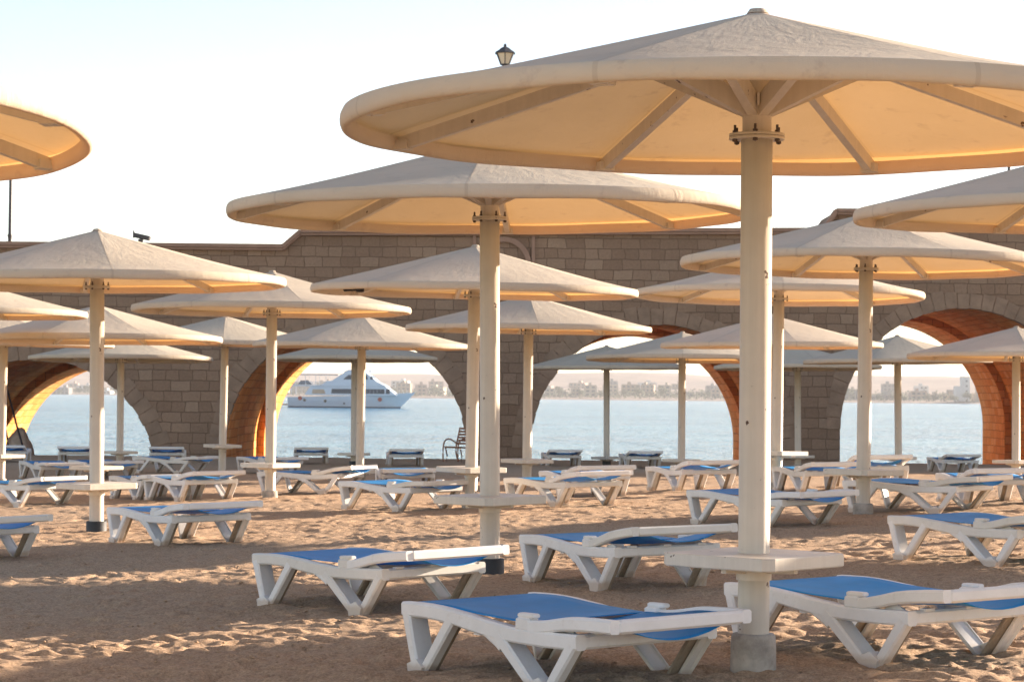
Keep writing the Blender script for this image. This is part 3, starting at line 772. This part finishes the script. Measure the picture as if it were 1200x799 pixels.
def make_lounger():
    root = empty('sun_lounger')
    fr = MB()
    for s in (-1, 1):
        y = s*W2
        fr.ribbon(smooth_line([(0.0, 0.335), (0.14, 0.337), (0.30, 0.333), (0.48, 0.318), (0.66, 0.296), (0.84, 0.280), (1.0, 0.272), (1.2, 0.270), (1.45, 0.274)], 2),
                  [0.074]*7+[0.080]*4+[0.074]*6, 0.060, y)
        fr.box((1.03, y-s*0.004, 0.332), (0.11, 0.066, 0.065), bev=0.010)                # hinge block
        fr.box((1.05, y, 0.372), (0.13, 0.045, 0.022), bev=0.006)
        fr.prism([(1.20, 0.30), (1.36, 0.305), (1.30, 0.330), (1.235, 0.322)], y-s*0.045-0.006, y-s*0.045+0.006)
    fr.bar((0.03, -W2, 0.335), (0.03, W2, 0.335), 0.06, 0.060, bev=0.01)
    fr.bar((0.62, -W2, 0.262), (0.62, W2, 0.262), 0.05, 0.03); fr.bar((1.425, -W2, 0.274), (1.425, W2, 0.274), 0.050, 0.070, bev=0.012)
    for q in (-0.28, 0.0, 0.28): fr.bar((1.43, q-0.03, 0.312), (1.43, q+0.03, 0.312), 0.04, 0.010)
    fr.build('frame', M['resin'], root)
    # four V shaped legs
    spec = [((0.032, 0.325), (0.125, 0.0), (0.430, 0.312), (0.150, 0.0)),
            ((0.820, 0.262), (1.150, 0.0), (1.410, 0.262), (1.185, 0.0))]
    for (a, b, c, d) in spec:
        for s in (-1, 1):
            y = s*W2; y2 = s*(W2+0.018); g = MB()
            def arm(p, q):
                # tapering open channel: wide at the rail, narrow at the foot
                n = 7; cl = [(p[0]+(q[0]-p[0])*(i/(n-1)), p[1]+(q[1]-p[1])*(i/(n-1))) for i in range(n)]
                g.ribbon(cl, [0.068-0.012*i/(n-1) for i in range(n)], 0.026, y+s*0.018)
                off_ = 0.021*(1 if p[0] < q[0] else -1)
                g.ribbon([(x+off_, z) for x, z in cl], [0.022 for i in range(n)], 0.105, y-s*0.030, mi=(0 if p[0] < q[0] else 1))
                g.ribbon([(x-off_*0.6, z) for x, z in cl], [0.020 for i in range(n)], 0.060, y-s*0.008)
            arm(a, b); arm(c, d)
            g.prism([(b[0]-0.032, -0.02), (d[0]+0.032, -0.02), (d[0]+0.060, 0.055), ((b[0]+d[0])/2+0.02, 0.095), (b[0]-0.050, 0.065)], y2-0.032, y2+0.026)
            lg = g.build('leg', [M['resin'], M['resin_brown']], root)
            f = MB(); f.box((d[0]+0.018, y2-s*0.004, -0.018), (0.060, 0.052, 0.030)); f.build('foot_cap', M['rubber'], lg)
    # moulded shoulder between the two legs of each side
    sh = MB()
    for s in (-1, 1):
        sh.ribbon(smooth_line([(0.42, 0.315), (0.58, 0.305), (0.70, 0.285), (0.80, 0.250), (0.86, 0.215)], 3), [0.055]*4+[0.065]*4+[0.075]*5, 0.048, s*(W2+0.004))
    sh.build('shoulder', M['resin'], root)
    link('seat_sling', sling_mesh([(0.045, 0.370), (0.3, 0.372), (0.6, 0.350), (0.99, 0.335)], W2-0.022, 0.022), M['sling'], root)
    # backrest, pivots at the hinge
    b = empty('backrest', (1.0, 0, 0.325)); b.parent = root
    k = MB()
    for s in (-1, 1):
        k.ribbon(smooth_line([(-0.02, 0.0), (0.10, -0.002), (0.22, 0.012), (0.36, 0.034), (0.52, 0.044), (0.70, 0.048)], 3),
                 [0.052]*3+[0.060]*6+[0.064]*7, 0.060, s*(W2-0.002))
    k.bar((0.68, -W2+0.02, 0.046), (0.68, W2-0.02, 0.046), 0.055, 0.064, bev=0.012)
    k.build('back_frame', M['resin_clean'], b)
    link('back_sling', sling_mesh([(-0.005, 0.016), (0.2, 0.028), (0.40, 0.058), (0.67, 0.066)], W2-0.022, 0.10, 16, grow=True), M['sling'], b)
    return root
lounger0 = make_lounger(); firstL = [True]
GL = 'white sun loungers with blue slings'
def lounger(label, corner, end, az=None, Y=None, sink=0.012, group=GL, raise_=None):
    """corner: picture position of the near top corner of the foot end; end: that of the far top corner of the head bar"""
    if Y is None: c = onground(corner[0], corner[1], 0.372)
    else: c = at(corner[0], corner[1], Y)
    def head(a_): return (c.x+1.70*math.cos(a_)+0.86*math.sin(a_), c.y-1.70*math.sin(a_)+0.86*math.cos(a_))
    if az is None:
        best = None
        for k in range(250, 860):
            a_ = R_(k/10); e = head(a_); x, y = project((*e, c.z+0.03)); d = abs(x-end[0])+abs(k/10-60)*0.01
            if best is None or d < best[0]: best = (d, a_)
        a_ = best[1]
    else: a_ = R_(az)
    o = lounger0 if firstL[0] else copy_tree(lounger0); firstL[0] = False
    off = Vector((math.sin(a_), math.cos(a_), 0))*(W2+0.03)
    o.location = (c.x+off.x, c.y+off.y, c.z-0.372-sink)
    hx, hy = c.x+off.x+1.4*math.cos(a_), c.y+off.y-1.4*math.sin(a_)
    sl = math.atan2(gz(hx, hy)-gz(o.location.x, o.location.y), 1.4)
    pitch = 0.0; rs_ = R_(2.0 if raise_ is None else raise_)
    if end and end[1]:
        e = head(a_); zt = at(end[0], end[1], e[1]).z; dz = max(-0.02, min(0.16, zt-(o.location.z+0.404+1.7*math.tan(sl))))
        pitch = dz*0.45/1.7; rs_ = dz*0.55/0.68
    # sideways slope of the sand
    rx = math.atan2(gz(c.x+2*off.x, c.y+2*off.y)-gz(c.x, c.y), 2*W2)
    o.rotation_mode = 'XYZ'
    Mx = Matrix.Rotation(-a_, 4, 'Z') @ Matrix.Rotation(-(sl+pitch), 4, 'Y') @ Matrix.Rotation(rx*0.6, 4, 'X')
    o.rotation_euler = Mx.to_euler()
    tag(o, label, 'sun lounger', group)
    for ch in o.children:
        if ch.name.startswith('backrest'): ch.rotation_euler = (0, -rs_, 0)
    return o
LNG = [
 ('nearest sun lounger at the bottom centre, in front of the chipped pole', (472, 700), (883, 722), {}),
 ('sun lounger at the bottom right beside the concrete foot of the nearest pole', (850, 678), None, dict(az=57)),
 ('sun lounger left of the foot of the chipped pole', (297, 645), (600, 639), {}),
 ('sun lounger just behind and left of the nearest table', (610, 623), (868, 614), {}),
 ('sun lounger cut by the right edge, second from the front', (1041, 601), None, dict(az=57)),
 ('sun lounger cut by the left edge whose head end alone shows', (-141, 606), (64, 603), {}),
 ('sun lounger with one end right of the dark cylindrical foot', (126, 592), (310, 587), {}),
 ('sun lounger left of the chipped pole at mid distance', (397, 562), (558, 567), {}),
 ('sun lounger with pale sunlit sling right of the chipped pole', (591, 558), (744, 551), {}),
 ('sun lounger crossing behind the pole of the nearest parasol', (805, 572), (1008, 577), {}),
 ('sun lounger behind the square table under the wrinkled parasol', (988, 561), (1215, 556), {}),
 ('sun lounger with raised head bar in the gap right of the dark footed pole', (168, 557), (289, 551), {}),
 ('sun lounger half hidden behind the one with the raised head bar', (128, 556), (236, 555), {}),
 ('sun lounger crossing the left edge behind the dark footed pole', (-40, 563), (104, 557), {}),
 ('sun lounger right of the slim parasol with lit side', (302, 552), (445, 544), {}),
 ('sun lounger at far left under the first arch, nearer of two', (22, 539), (102, 544), {}),
 ('sun lounger behind the dark footed pole, half hidden by it', (80, 538), (169, 545), {}),
 ('shaded sun lounger before the pier right of the first arch', (155, 534), (259, 536), {}),
 ('shaded sun lounger at the foot of the orange pier left of the yacht', (277, 534), (362, 540), {}),
 ('sun lounger between the yacht and the brown chair, low behind others', (440, 547), (512, 552), {}),
 ('sun lounger half hidden behind the table before the middle pier', (632, 550), (747, 545), {}),
 ('sun lounger just left of the nearest pole at mid distance', (757, 545), (872, 539), {}),
 ('sun lounger just right of the nearest pole at mid distance', (905, 545), (1022, 541), {}),
 ('sun lounger with raised end under the parasol in the fourth arch', (972, 541), (1066, 533), {}),
 ('sun lounger at the right before the orange pier of the fourth arch', (1097, 552), (1186, 548), {}),
]
for lab, cn, en, kw in LNG: lounger(lab, cn, en, **kw)
# far ones seen from the head end: picture x centre and y of the raised head bar, distance
FAR = [('shaded sun lounger seen end on before the water of the first arch', 88, 522, 56),
       ('shaded sun lounger seen end on at the right end of the first arch', 195, 524, 57),
       ('shaded sun lounger seen end on below the yacht', 365, 530, 58),
       ('shaded sun lounger seen end on between the yacht and the brown chair', 477, 532, 57),
       ('shaded sun lounger seen end on at the left end of the third arch', 663, 537, 58),
       ('shaded sun lounger seen end on in the middle of the third arch', 757, 541, 57),
       ('shaded sun lounger seen end on before the right end of the fourth arch', 1130, 544, 55),
       ('shaded sun lounger at the far left edge below the dark slanted cable', 8, 524, 57)]
for lab, px, py, Y in FAR:
    p = at(px, py, Y); a_ = R_(84)
    o = copy_tree(lounger0); o.rotation_euler = (0, -R_(1.0), -a_); z = max(gz(p.x, Y)-0.02, min(gz(p.x, Y)+0.10, p.z-0.47))
    o.location = (p.x-1.68*math.cos(a_), Y+1.68*math.sin(a_), z-0.03)
    tag(o, lab, 'sun lounger', GL)
    for ch in o.children:
        if ch.name.startswith('backrest'): ch.rotation_euler = (0, -R_(4.5), 0)

# ------------------------------------------------------------------ brown slatted chair
def chair(px, py, Y):
    p = at(px, py, Y); g = gz(p.x, Y)
    t = empty('garden_chair', (p.x, Y, max(g, p.z)-0.02), R_(48)); t.scale = (1.0, 1.0, 1.0)
    tag(t, 'brown slatted garden chair with curved arms at the water edge', 'chair')
    for s in (-1, 1):
        arm = MB(); y = s*0.27
        arm.tube([(x, y, z) for x, z in smooth_line([(-0.30, 0.0), (-0.31, 0.25), (-0.29, 0.50), (-0.20, 0.62), (-0.05, 0.64), (0.10, 0.58), (0.22, 0.52)], 3)], 0.020, 8); arm.build('armrest', M['wood'], t)
        lg = MB(); lg.tube([(x, y, z) for x, z in smooth_line([(0.30, 0.0), (0.20, 0.25), (0.20, 0.45), (0.27, 0.70), (0.34, 0.93)], 3)], 0.020, 8); lg.build('leg', M['wood'], t)
        lg = MB(); lg.tube([(-0.18, y, 0.0), (-0.15, y, 0.2), (-0.22, y, 0.42)], 0.018, 8); lg.build('leg', M['wood'], t)
    st = MB()
    for k in range(7): st.box((-0.24+k*0.075, 0, 0.44-0.004*k), (0.055, 0.56, 0.022))
    st.bar((-0.27, -0.2, 0.42), (0.22, -0.2, 0.40), 0.03, 0.03); st.bar((-0.27, 0.2, 0.42), (0.22, 0.2, 0.40), 0.03, 0.03); st.build('seat', M['wood'], t)
    bk = MB()
    for k in range(6): z = 0.52+k*0.080; bk.box((0.215+0.02*k, 0, z), (0.022, 0.54, 0.055))
    bk.build('backrest', M['wood'], t)
    return t
chair(537, 547, 61.5)

# ------------------------------------------------------------------ boulders and slanted poles in the first arch
def boulder(x, y, z, sx, sy, sz, label, seed):
    bm = bmesh.new(); bmesh.ops.create_icosphere(bm, subdivisions=4, radius=1)
    r = random.Random(seed); o_ = Vector((r.random()*9, r.random()*9, r.random()*9))
    from mathutils import noise as mn
    for v in bm.verts:
        k = 1+0.22*mn.noise(v.co*1.3+o_)+0.07*mn.noise(v.co*4+o_); v.co = Vector((v.co.x*sx, v.co.y*sy, v.co.z*sz))*k
    me = bpy.data.meshes.new('boulder'); bm.to_mesh(me); bm.free()
    o = link('boulder', me, M['boulder'], smooth=True, loc=(x, y, z)); tag(o, label, 'rock'); return o
p = at(22, 545, 66); boulder(p.x, 66, -0.9, 0.45, 0.5, 1.15, 'rounded grey rock at the left foot of the first arch', 3)
def slant(pts, label, r=0.03):
    P = [at(*q) for q in pts]; base = P[-1].copy(); t = MB(); t.tube([p-base for p in P], r, 8)
    o = t.build('slanted_cable', M['iron']); o.location = base; tag(o, label, 'cable', 'dark cables slanting across the first arch')
slant([(7, 450, 66.5), (20, 500, 65.5), (33, 545, 64.5)], 'longer dark cable slanting down to the rock in the first arch')
slant([(6, 500, 66.5), (12, 530, 65.5)], 'short dark cable near the left edge under the first arch')

# ------------------------------------------------------------------ yacht
def yacht():
    Yb = 405.0; pl = at(340, 478, Yb); pr = at(488, 466, Yb); Lg = (pr.x-pl.x); 
    t = empty('motor_yacht', (pl.x, Yb, SEA)); tag(t, 'white motor yacht with dark window bands moored beyond the second arch', 'boat')
    t.rotation_euler = (0, 0, R_(-5))
    Mw = simple('yacht_gelcoat', (0.66, 0.72, 0.78), 0.3, 0.04, 0.4, 0.02); Mg = simple('yacht_window', (0.03, 0.045, 0.06), 0.12, 0.05, 1, 0.0); Md = simple('yacht_antifouling', (0.05, 0.08, 0.12), 0.6); Mr = simple('lifebuoy_red', (0.45, 0.07, 0.04), 0.5); Mt = simple('yacht_teak', (0.55, 0.40, 0.27), 0.6)
    S = Lg/22.0
    # hull: stations from stern to bow
    st = []; n = 22
    for i in range(n+1):
        u = i/n; x = u*18.6*S; full = 1-max(0, (u-0.45)/0.55)**2.3
        wd = 2.7*S*max(0.02, full); sh = (1.55+0.30*u+0.55*u**3)*S*1.15
        rake = 3.4*S*max(0, (u-0.6)/0.4)**1.6
        st.append([(x, 0, -0.6*S), (x+rake*0.0, wd*0.55, -0.35*S), (x+rake*0.25, wd*0.80, 0.25*S), (x+rake*0.7, wd*0.94, sh*0.62), (x+rake, wd, sh)])
    P = []; 
    for s in st: P += s + [(x, -y, z) for x, y, z in reversed(s[1:])]
    k = 9; fs = []
    for i in range(n):
        for j in range(k):
            q = (j+1) % k; fs.append((i*k+j, i*k+q, (i+1)*k+q, (i+1)*k+j))
    fs.append(tuple(range(k))); fs.append(tuple(reversed(range(n*k, n*k+k))))
    h = MB(); h.add(P, fs); ho = h.build('hull', Mw, t)
    wl_ = MB()
    wl_.prism([(0, -0.1), (17.9*S, -0.1), (18.6*S, 0.16*S), (0, 0.16*S)], -0.01, 0.01)
    P = []
    for i in range(n+1):
        s = st[i]; P += [(s[2][0], -s[2][1]-0.02, -0.1), (s[2][0]+0.0, -s[2][1]*1.0-0.03, 0.22*S)]
    fs = [(2*i, 2*i+2, 2*i+3, 2*i+1) for i in range(n)]; b = MB(); b.add(P, fs); P2 = [(x, -y, z) for x, y, z in P]; b.add(P2, fs); b.build('waterline_stripe', Md, ho)
    def cabin(name, x0, x1, z0, z1, w, r0_, r1_, mat_, par, wt=0.9):
        c = MB(); Q = [(x0, -w, z0), (x1, -w, z0), (x1, w, z0), (x0, w, z0), (x0+r0_, -w*wt, z1), (x1-r1_, -w*wt, z1), (x1-r1_, w*wt, z1), (x0+r0_, w*wt, z1)]
        c.add([(x*S, y*S, z*S) for x, y, z in Q], [(3, 2, 1, 0), (4, 5, 6, 7), (0, 1, 5, 4), (1, 2, 6, 5), (2, 3, 7, 6), (3, 0, 4, 7)]); return c.build(name, mat_, par)
    d = 1.15
    main = cabin('main_cabin', 2.9, 19.0, 1.9*d, 3.25*d, 2.3, 1.0, 2.0, Mw, t)
    cabin('window_band', 7.6, 16.9, 2.15*d, 2.85*d, 2.325, 0.05, 0.05, Mg, main, 0.935)
    cabin('window_pane', 17.1, 17.8, 2.15*d, 2.85*d, 2.32, 0.05, 0.05, Mg, main, 0.935)
    cabin('aft_saloon', 4.2, 6.6, 2.1*d, 2.75*d, 2.32, 0.1, 0.3, Mt, main, 0.935)
    fb = cabin('upper_deck', 5.5, 17.2, 3.25*d, 4.05*d, 2.25, 1.4, 1.9, Mw, t)
    ub = cabin('wheelhouse', 7.6, 15.4, 4.05*d, 5.35*d, 2.0, 2.2, 1.9, Mw, t, 0.8)
    cabin('window_band', 9.6, 13.9, 4.3*d, 4.95*d, 2.02, 0.9, 0.2, Mg, ub, 0.93)
    cabin('window_pane', 14.3, 14.9, 4.3*d, 4.85*d, 1.96, 0.1, 0.45, Mg, ub, 0.90)
    an = cabin('radar_arch', 9.4, 12.6, 5.35*d, 5.75*d, 1.3, 0.9, 0.4, Mw, t, 0.7)
    m_ = MB(); m_.tube([(11.4*S, 0, 5.7*d*S), (11.0*S, 0, 7.1*d*S)], 0.05, 6); m_.lathe([(0.3, 0), (0.3, .35), (0, .42)], 10, c=(14.0*S, 0.4, 5.35*d*S)); m_.build('mast', Mw, t)
    aw = MB(); aw.box((4.6*S, 0, 4.95*d*S), (7.4*S, 4.2*S, 0.12)); ao = aw.build('sun_deck_awning', simple('awning_grey', (0.36, 0.38, 0.40), 0.8), t)
    ps = MB()
    for x in (1.2, 3.0, 4.8, 6.6):
        for s in (-1, 1): ps.bar((x*S, s*2.0*S, 3.3*d*S), (x*S, s*2.0*S, 4.95*d*S), 0.07, 0.07)
    for s in (-1, 1):
        for z in (3.55, 3.85): ps.bar((0.9*S, s*2.15*S, z*d*S), (7*S, s*2.15*S, z*d*S), 0.05, 0.05)
        ps.bar((0.6*S, s*2.2*S, 1.9*d*S), (0.6*S, s*2.2*S, 3.3*d*S), 0.08, 0.08)
    for x in (1.2, 6.6): ps.bar((x*S, -2.15*S, 3.55*d*S), (x*S, 2.15*S, 3.55*d*S), 0.06, 0.06); ps.bar((x*S, -2.1*S, 4.9*d*S), (x*S, 2.1*S, 4.9*d*S), 0.06, 0.06)
    ps.build('awning_frame', Mw, t)
    cabin('aft_deck', 0.7, 6.4, 3.22*d, 3.38*d, 2.3, 0, 0, Mw, t, 1.0)
    cabin('tender', 1.6, 4.2, 3.45*d, 4.05*d, 1.5, 0.4, 0.9, simple('tender_grey', (0.12, 0.14, 0.17), 0.5), t, 0.8)
    pr_ = MB()
    for i in range(14):
        x0 = (12.5+i*0.62)*S; pr_.bar((x0, -2.3*S*max(0.15, 1-max(0, (i-4)/10)**2), 2.0*d*S), (x0, -2.3*S*max(0.15, 1-max(0, (i-4)/10)**2), 2.75*d*S), 0.04, 0.04)
    pr_.build('bow_rail', Mw, t)
    for x, z in ((3.0, 1.3), (6.6, 1.15), (9.9, 0.75), (12.9, 1.4), (17.2, 1.15)):
        i = int(x/18.6*n); yy = -st[i][3][1]-0.05
        q = MB(); q.tube([(x*S, yy-0.05, z*S), (x*S, yy+0.25, z*S)], 0.26*S if z > 1 else 0.15*S, 12); q.build('porthole', Mg, ho)
    for x, z in ((2.2, 1.6), (16.0, 1.5)):
        i = int(x/18.6*n); yy = -st[i][3][1]-0.12; q = MB(); q.tube([(x*S, yy-0.06, z*S), (x*S, yy+0.3, z*S)], 0.36*S, 14); q.build('lifebuoy', Mr, ho)
    cabin('swim_platform', -1.2, 0.3, 0.35, 0.6, 2.2, 0, 0, Mt, t, 1.0)
yacht()

# ------------------------------------------------------------------ far shore
def shoreY(x): return 1980 - 0.55*x + 25*math.sin(x/90)
nx, ny = 260, 60
xs = np.linspace(-1500, 1500, nx); us_ = np.linspace(0, 1, ny)
V = []; 
for j in range(ny):
    for i in range(nx):
        x = xs[i]; u = us_[j]; y = shoreY(x)+u*2600
        hz = SEA-1.0 + 2.4*min(1, u*60) + 3*sstep(0.0, 0.08, u) + (22+8*val(x/260+5, 3.3))*sstep(0.08, 0.42, u) + 9*(val(x/120+9, u*9)-0.4)*sstep(0.05, 0.3, u) + 4*(val(x/40, u*26)-0.5)*sstep(0.05, 0.3, u)
        V.append((x*(1+u*0.8), y, float(hz)))
Fc = [(j*nx+i, j*nx+i+1, (j+1)*nx+i+1, (j+1)*nx+i) for j in range(ny-1) for i in range(nx-1)]
me = bpy.data.meshes.new('hills'); me.from_pydata(V, [], Fc); me.update()
mh, nt, b, out = mat('desert_hill')
n1 = noise(nt, 0.012, 6, 0.65); n2 = noise(nt, 0.09, 4, 0.6)
c = mixc(nt, 0.4, ramp(nt, n1.outputs[0], [(0.35, (0.20, 0.13, 0.10)), (0.65, (0.30, 0.21, 0.16))]).outputs[0], ramp(nt, n2.outputs[0], [(0.3, (0.12, 0.085, 0.065)), (0.7, (0.38, 0.28, 0.22))]).outputs[0])
L(nt, c, b.inputs['Base Color']); b.inputs['Roughness'].default_value = 1.0
tag(link('hills', me, mh, smooth=True), 'low pinkish desert hills and sandy far shore', kind='structure')

FM = [simple('plaster_'+n, c, 0.9, 0.10, 0.2, 0.0) for n, c in (('white', (0.58, 0.56, 0.53)), ('cream', (0.40, 0.34, 0.26)), ('sand', (0.32, 0.25, 0.18)), ('grey', (0.20, 0.19, 0.185)), ('pink', (0.36, 0.26, 0.20)))]
FN = ['white', 'cream', 'sand coloured', 'grey', 'pinkish']
MWIN = simple('far_window', (0.05, 0.06, 0.07), 0.3, 0.1, 1, 0)
MLEAF = simple('far_foliage', (0.075, 0.095, 0.045), 0.9, 0.35, 0.8, 0.0); MTR = simple('far_trunk', (0.16, 0.12, 0.08), 0.9, 0.1, 1, 0)
def house(cx, cy, z0, w, d, storeys, mi, rnd):
    """block with rows of window recesses, parapet and roof huts"""
    t = empty('far_building', (cx, cy, z0)); t.rotation_euler = (0, 0, rnd.uniform(-0.25, 0.25)); hgt = storeys*3.3
    q = MB(); nb_ = max(2, int(w/3.6)); bw_ = w/nb_
    q.box((0, 0.6, hgt/2), (w, d-1.2, hgt))                      # core, set back
    for s in range(storeys+1): q.box((0, -d/2+0.3, s*3.3-0.05+(0.3 if s else 0.35)), (w, 1.4, 0.95))
    for k in range(nb_+1): q.box((-w/2+k*bw_, -d/2+0.34, hgt/2), (0.9 if k % 2 else 1.3, 1.3, hgt-0.02))
    q.build('wall', FM[mi], t)
    wn_ = MB()
    r = MB(); r.box((0, 0, hgt+0.55), (w+0.3, d+0.2, 0.5)); r.box((rnd.uniform(-w/4, w/4), 0, hgt+1.9), (w*0.2, d*0.4, 2.4)); r.build('roof', FM[mi], t)
    for s in range(min(storeys, 5)):
        for k in range(nb_):
            if nb_*storeys > 60 and (k+s) % 2: continue
            v = MB(); v.box((-w/2+(k+0.5)*bw_, -d/2+1.15, s*3.3+2.0), (bw_*0.55, 0.16, 1.7)); v.build('window', MWIN, t)
    return t
OPEN = [('first', 35, 186), ('second', 300, 547), ('third', 622, 866), ('fourth', 985, 1160)]
ORD = ['leftmost', 'second', 'third', 'fourth', 'fifth', 'sixth', 'seventh', 'eighth', 'ninth', 'tenth', 'eleventh', 'twelfth']
rb = random.Random(5)
def hillz(x, y): 
    u = (y-shoreY(x))/2600; 
    return SEA-1.0+2.4*min(1, max(0, u)*60)+3*float(sstep(0.0, 0.08, u))+25*float(sstep(0.08, 0.42, u))
for name, a, b in OPEN:
    k = 0; x = a+2; spots = []
    while x < b+8:
        w = rb.uniform(9, 24); spots.append((x+w/2, w)); x += w+rb.uniform(2, 10)
    for px, wpx in spots:
        row = rb.random(); Yd = shoreY((px-600)/F*1900)+60+row*120
        xx = (px-600)/F*Yd; z = hillz(xx, Yd)-0.5; st_ = rb.choice((1, 2, 2, 3)); mi = rb.randrange(5)
        o = house(xx, Yd, z, wpx/F*Yd*0.92, 14, st_, mi, rb)
        tag(o, '%s low building on the far waterfront, %s through the %s arch' % (FN[mi], ORD[min(k, 11)] + (' from left' if k else ''), name), 'building', 'buildings on the far shore'); k += 1
    k = 0; x = a+10
    while x < b:                                             # second row up the slope
        w = rb.uniform(12, 24); px = x+w/2; Yd = shoreY((px-600)/F*2200)+330+rb.random()*200; xx = (px-600)/F*Yd
        mi = rb.randrange(5); o = house(xx, Yd, hillz(xx, Yd)-1, w/F*Yd*0.8, 16, rb.choice((2, 3)), mi, rb)
        tag(o, '%s block up the far slope, %s through the %s arch' % (FN[mi], ORD[min(k, 11)] + (' from left' if k else ''), name), 'building', 'blocks up the far slope'); k += 1; x += w+rb.uniform(10, 26)
# white tower on the far shore, right
px = 1131; Yd = shoreY(360)+50; xx = (px-600)/F*Yd
t = empty('white_tower', (xx, Yd, hillz(xx, Yd))); tag(t, 'slim white tower block on the far shore seen through the fourth arch', 'tower')
q = MB(); q.box((0, 0, 9.5), (6.5, 7, 19)); q.box((-5, 1, 6), (6, 8, 12)); q.build('wall', FM[0], t)
for zz in (4, 8, 12, 16): 
    v = MB(); v.box((0.8, -3.52, zz), (1.6, 0.1, 1.5)); v.build('window', MWIN, t)
r = MB(); r.box((0, 0, 19.3), (7, 7.4, 0.6)); r.build('roof', FM[0], t)
# trees on the far shore
from mathutils import noise as mn
def crown_mesh(seed, rx, rz_, n=420):
    r = random.Random(seed); mb = MB(); lobes = [(Vector((r.uniform(-.6, .6)*rx, r.uniform(-.5, .5)*rx, r.uniform(-.3, .5)*rz_)), r.uniform(0.35, 0.6)) for _ in range(8)]
    for _ in range(n):
        c_, k = r.choice(lobes); d = Vector((r.gauss(0, 1), r.gauss(0, 1), r.gauss(0, 1))).normalized()*r.uniform(0.6, 1.05)*k
        p = c_+Vector((d.x*rx, d.y*rx, d.z*rz_)); s = r.uniform(0.25, 0.6)
        a_ = Vector((r.gauss(0, 1), r.gauss(0, 1), r.gauss(0, 1))).normalized(); b_ = a_.orthogonal().normalized()
        mb.add([p+a_*s, p-a_*s*0.5+b_*s*0.7, p-a_*s*0.6-b_*s*0.7], [(0, 1, 2)])
    me = bpy.data.meshes.new('crown'); me.from_pydata(mb.v, [], mb.f); me.materials.append(MLEAF); return me
crowns = [crown_mesh(k, 3.2, 2.6) for k in range(4)]
tk = MB(); tk.tube([(0, 0, -0.5), (0.1, 0, 1.8), (0, 0, 3.8)], [0.35, 0.25, 0.12], 7); trunk_me = tk.mesh('trunk'); trunk_me.materials.append(MTR)
for name, a, b in OPEN:
    k = 0; x = a+5
    while x < b and k < 12:
        px = x+rb.uniform(0, 9); Yd = shoreY((px-600)/F*1900)+24+rb.random()*22; xx = (px-600)/F*Yd
        t = empty('shore_tree', (xx, Yd, hillz(xx, Yd)-0.2)); s = rb.uniform(0.8, 1.6); t.scale = (s, s, s*rb.uniform(0.8, 1.2))
        o = bpy.data.objects.new('trunk', trunk_me); C.objects.link(o); o.parent = t
        o = bpy.data.objects.new('crown', crowns[rb.randrange(4)]); C.objects.link(o); o.parent = t; o.location = (0, 0, 4.6)
        tag(t, 'green tree on the far waterfront, %s through the %s arch' % (ORD[k] + (' from left' if k else ''), name), 'tree', 'trees along the far shore'); k += 1
        x += (b-a)/10.0
# scrub and palms between the buildings, one mass
sc_ = MB(); rs = random.Random(9)
for _ in range(16000):
    x = rs.uniform(-480, 480); y = shoreY(x)+rs.uniform(30, 420)**1.0; z = hillz(x, y)+rs.uniform(0, 4.5)*abs(mn.noise(Vector((x/30, y/30, 0))))*2.6
    s = rs.uniform(0.6, 1.6); a_ = Vector((rs.gauss(0, 1), rs.gauss(0, 1), rs.gauss(0, 1))).normalized(); b_ = a_.orthogonal().normalized(); p = Vector((x, y, z))
    sc_.add([p+a_*s, p-a_*s*0.5+b_*s*0.8, p-a_*s*0.6-b_*s*0.8], [(0, 1, 2)])
me = bpy.data.meshes.new('shore_scrub'); me.from_pydata(sc_.v, [], sc_.f); tag(link('shore_scrub', me, MLEAF), 'hazy green scrub between the far buildings', 'scrub', kind='stuff')

# ------------------------------------------------------------------ haze
bm = bmesh.new(); bmesh.ops.create_cube(bm, size=1.0); me = bpy.data.meshes.new('haze'); bm.to_mesh(me); bm.free()
hz = bpy.data.objects.new('haze', me); C.objects.link(hz); hz.location = (0, 2400, 32.5); hz.scale = (7000, 5100, 77)
tag(hz, 'pale warm haze over the sea', 'haze', kind='stuff')
mz = bpy.data.materials.new('haze_air'); mz.use_nodes = True; nt = mz.node_tree; nt.nodes.clear()
o_ = nt.nodes.new('ShaderNodeOutputMaterial'); pv = nt.nodes.new('ShaderNodeVolumePrincipled'); pv.inputs['Density'].default_value = 0.00016; pv.inputs['Color'].default_value = (0.86, 0.90, 0.95, 1); pv.inputs['Anisotropy'].default_value = 0.0
nt.links.new(pv.outputs[0], o_.inputs['Volume']); me.materials.append(mz)
hz.visible_shadow = True
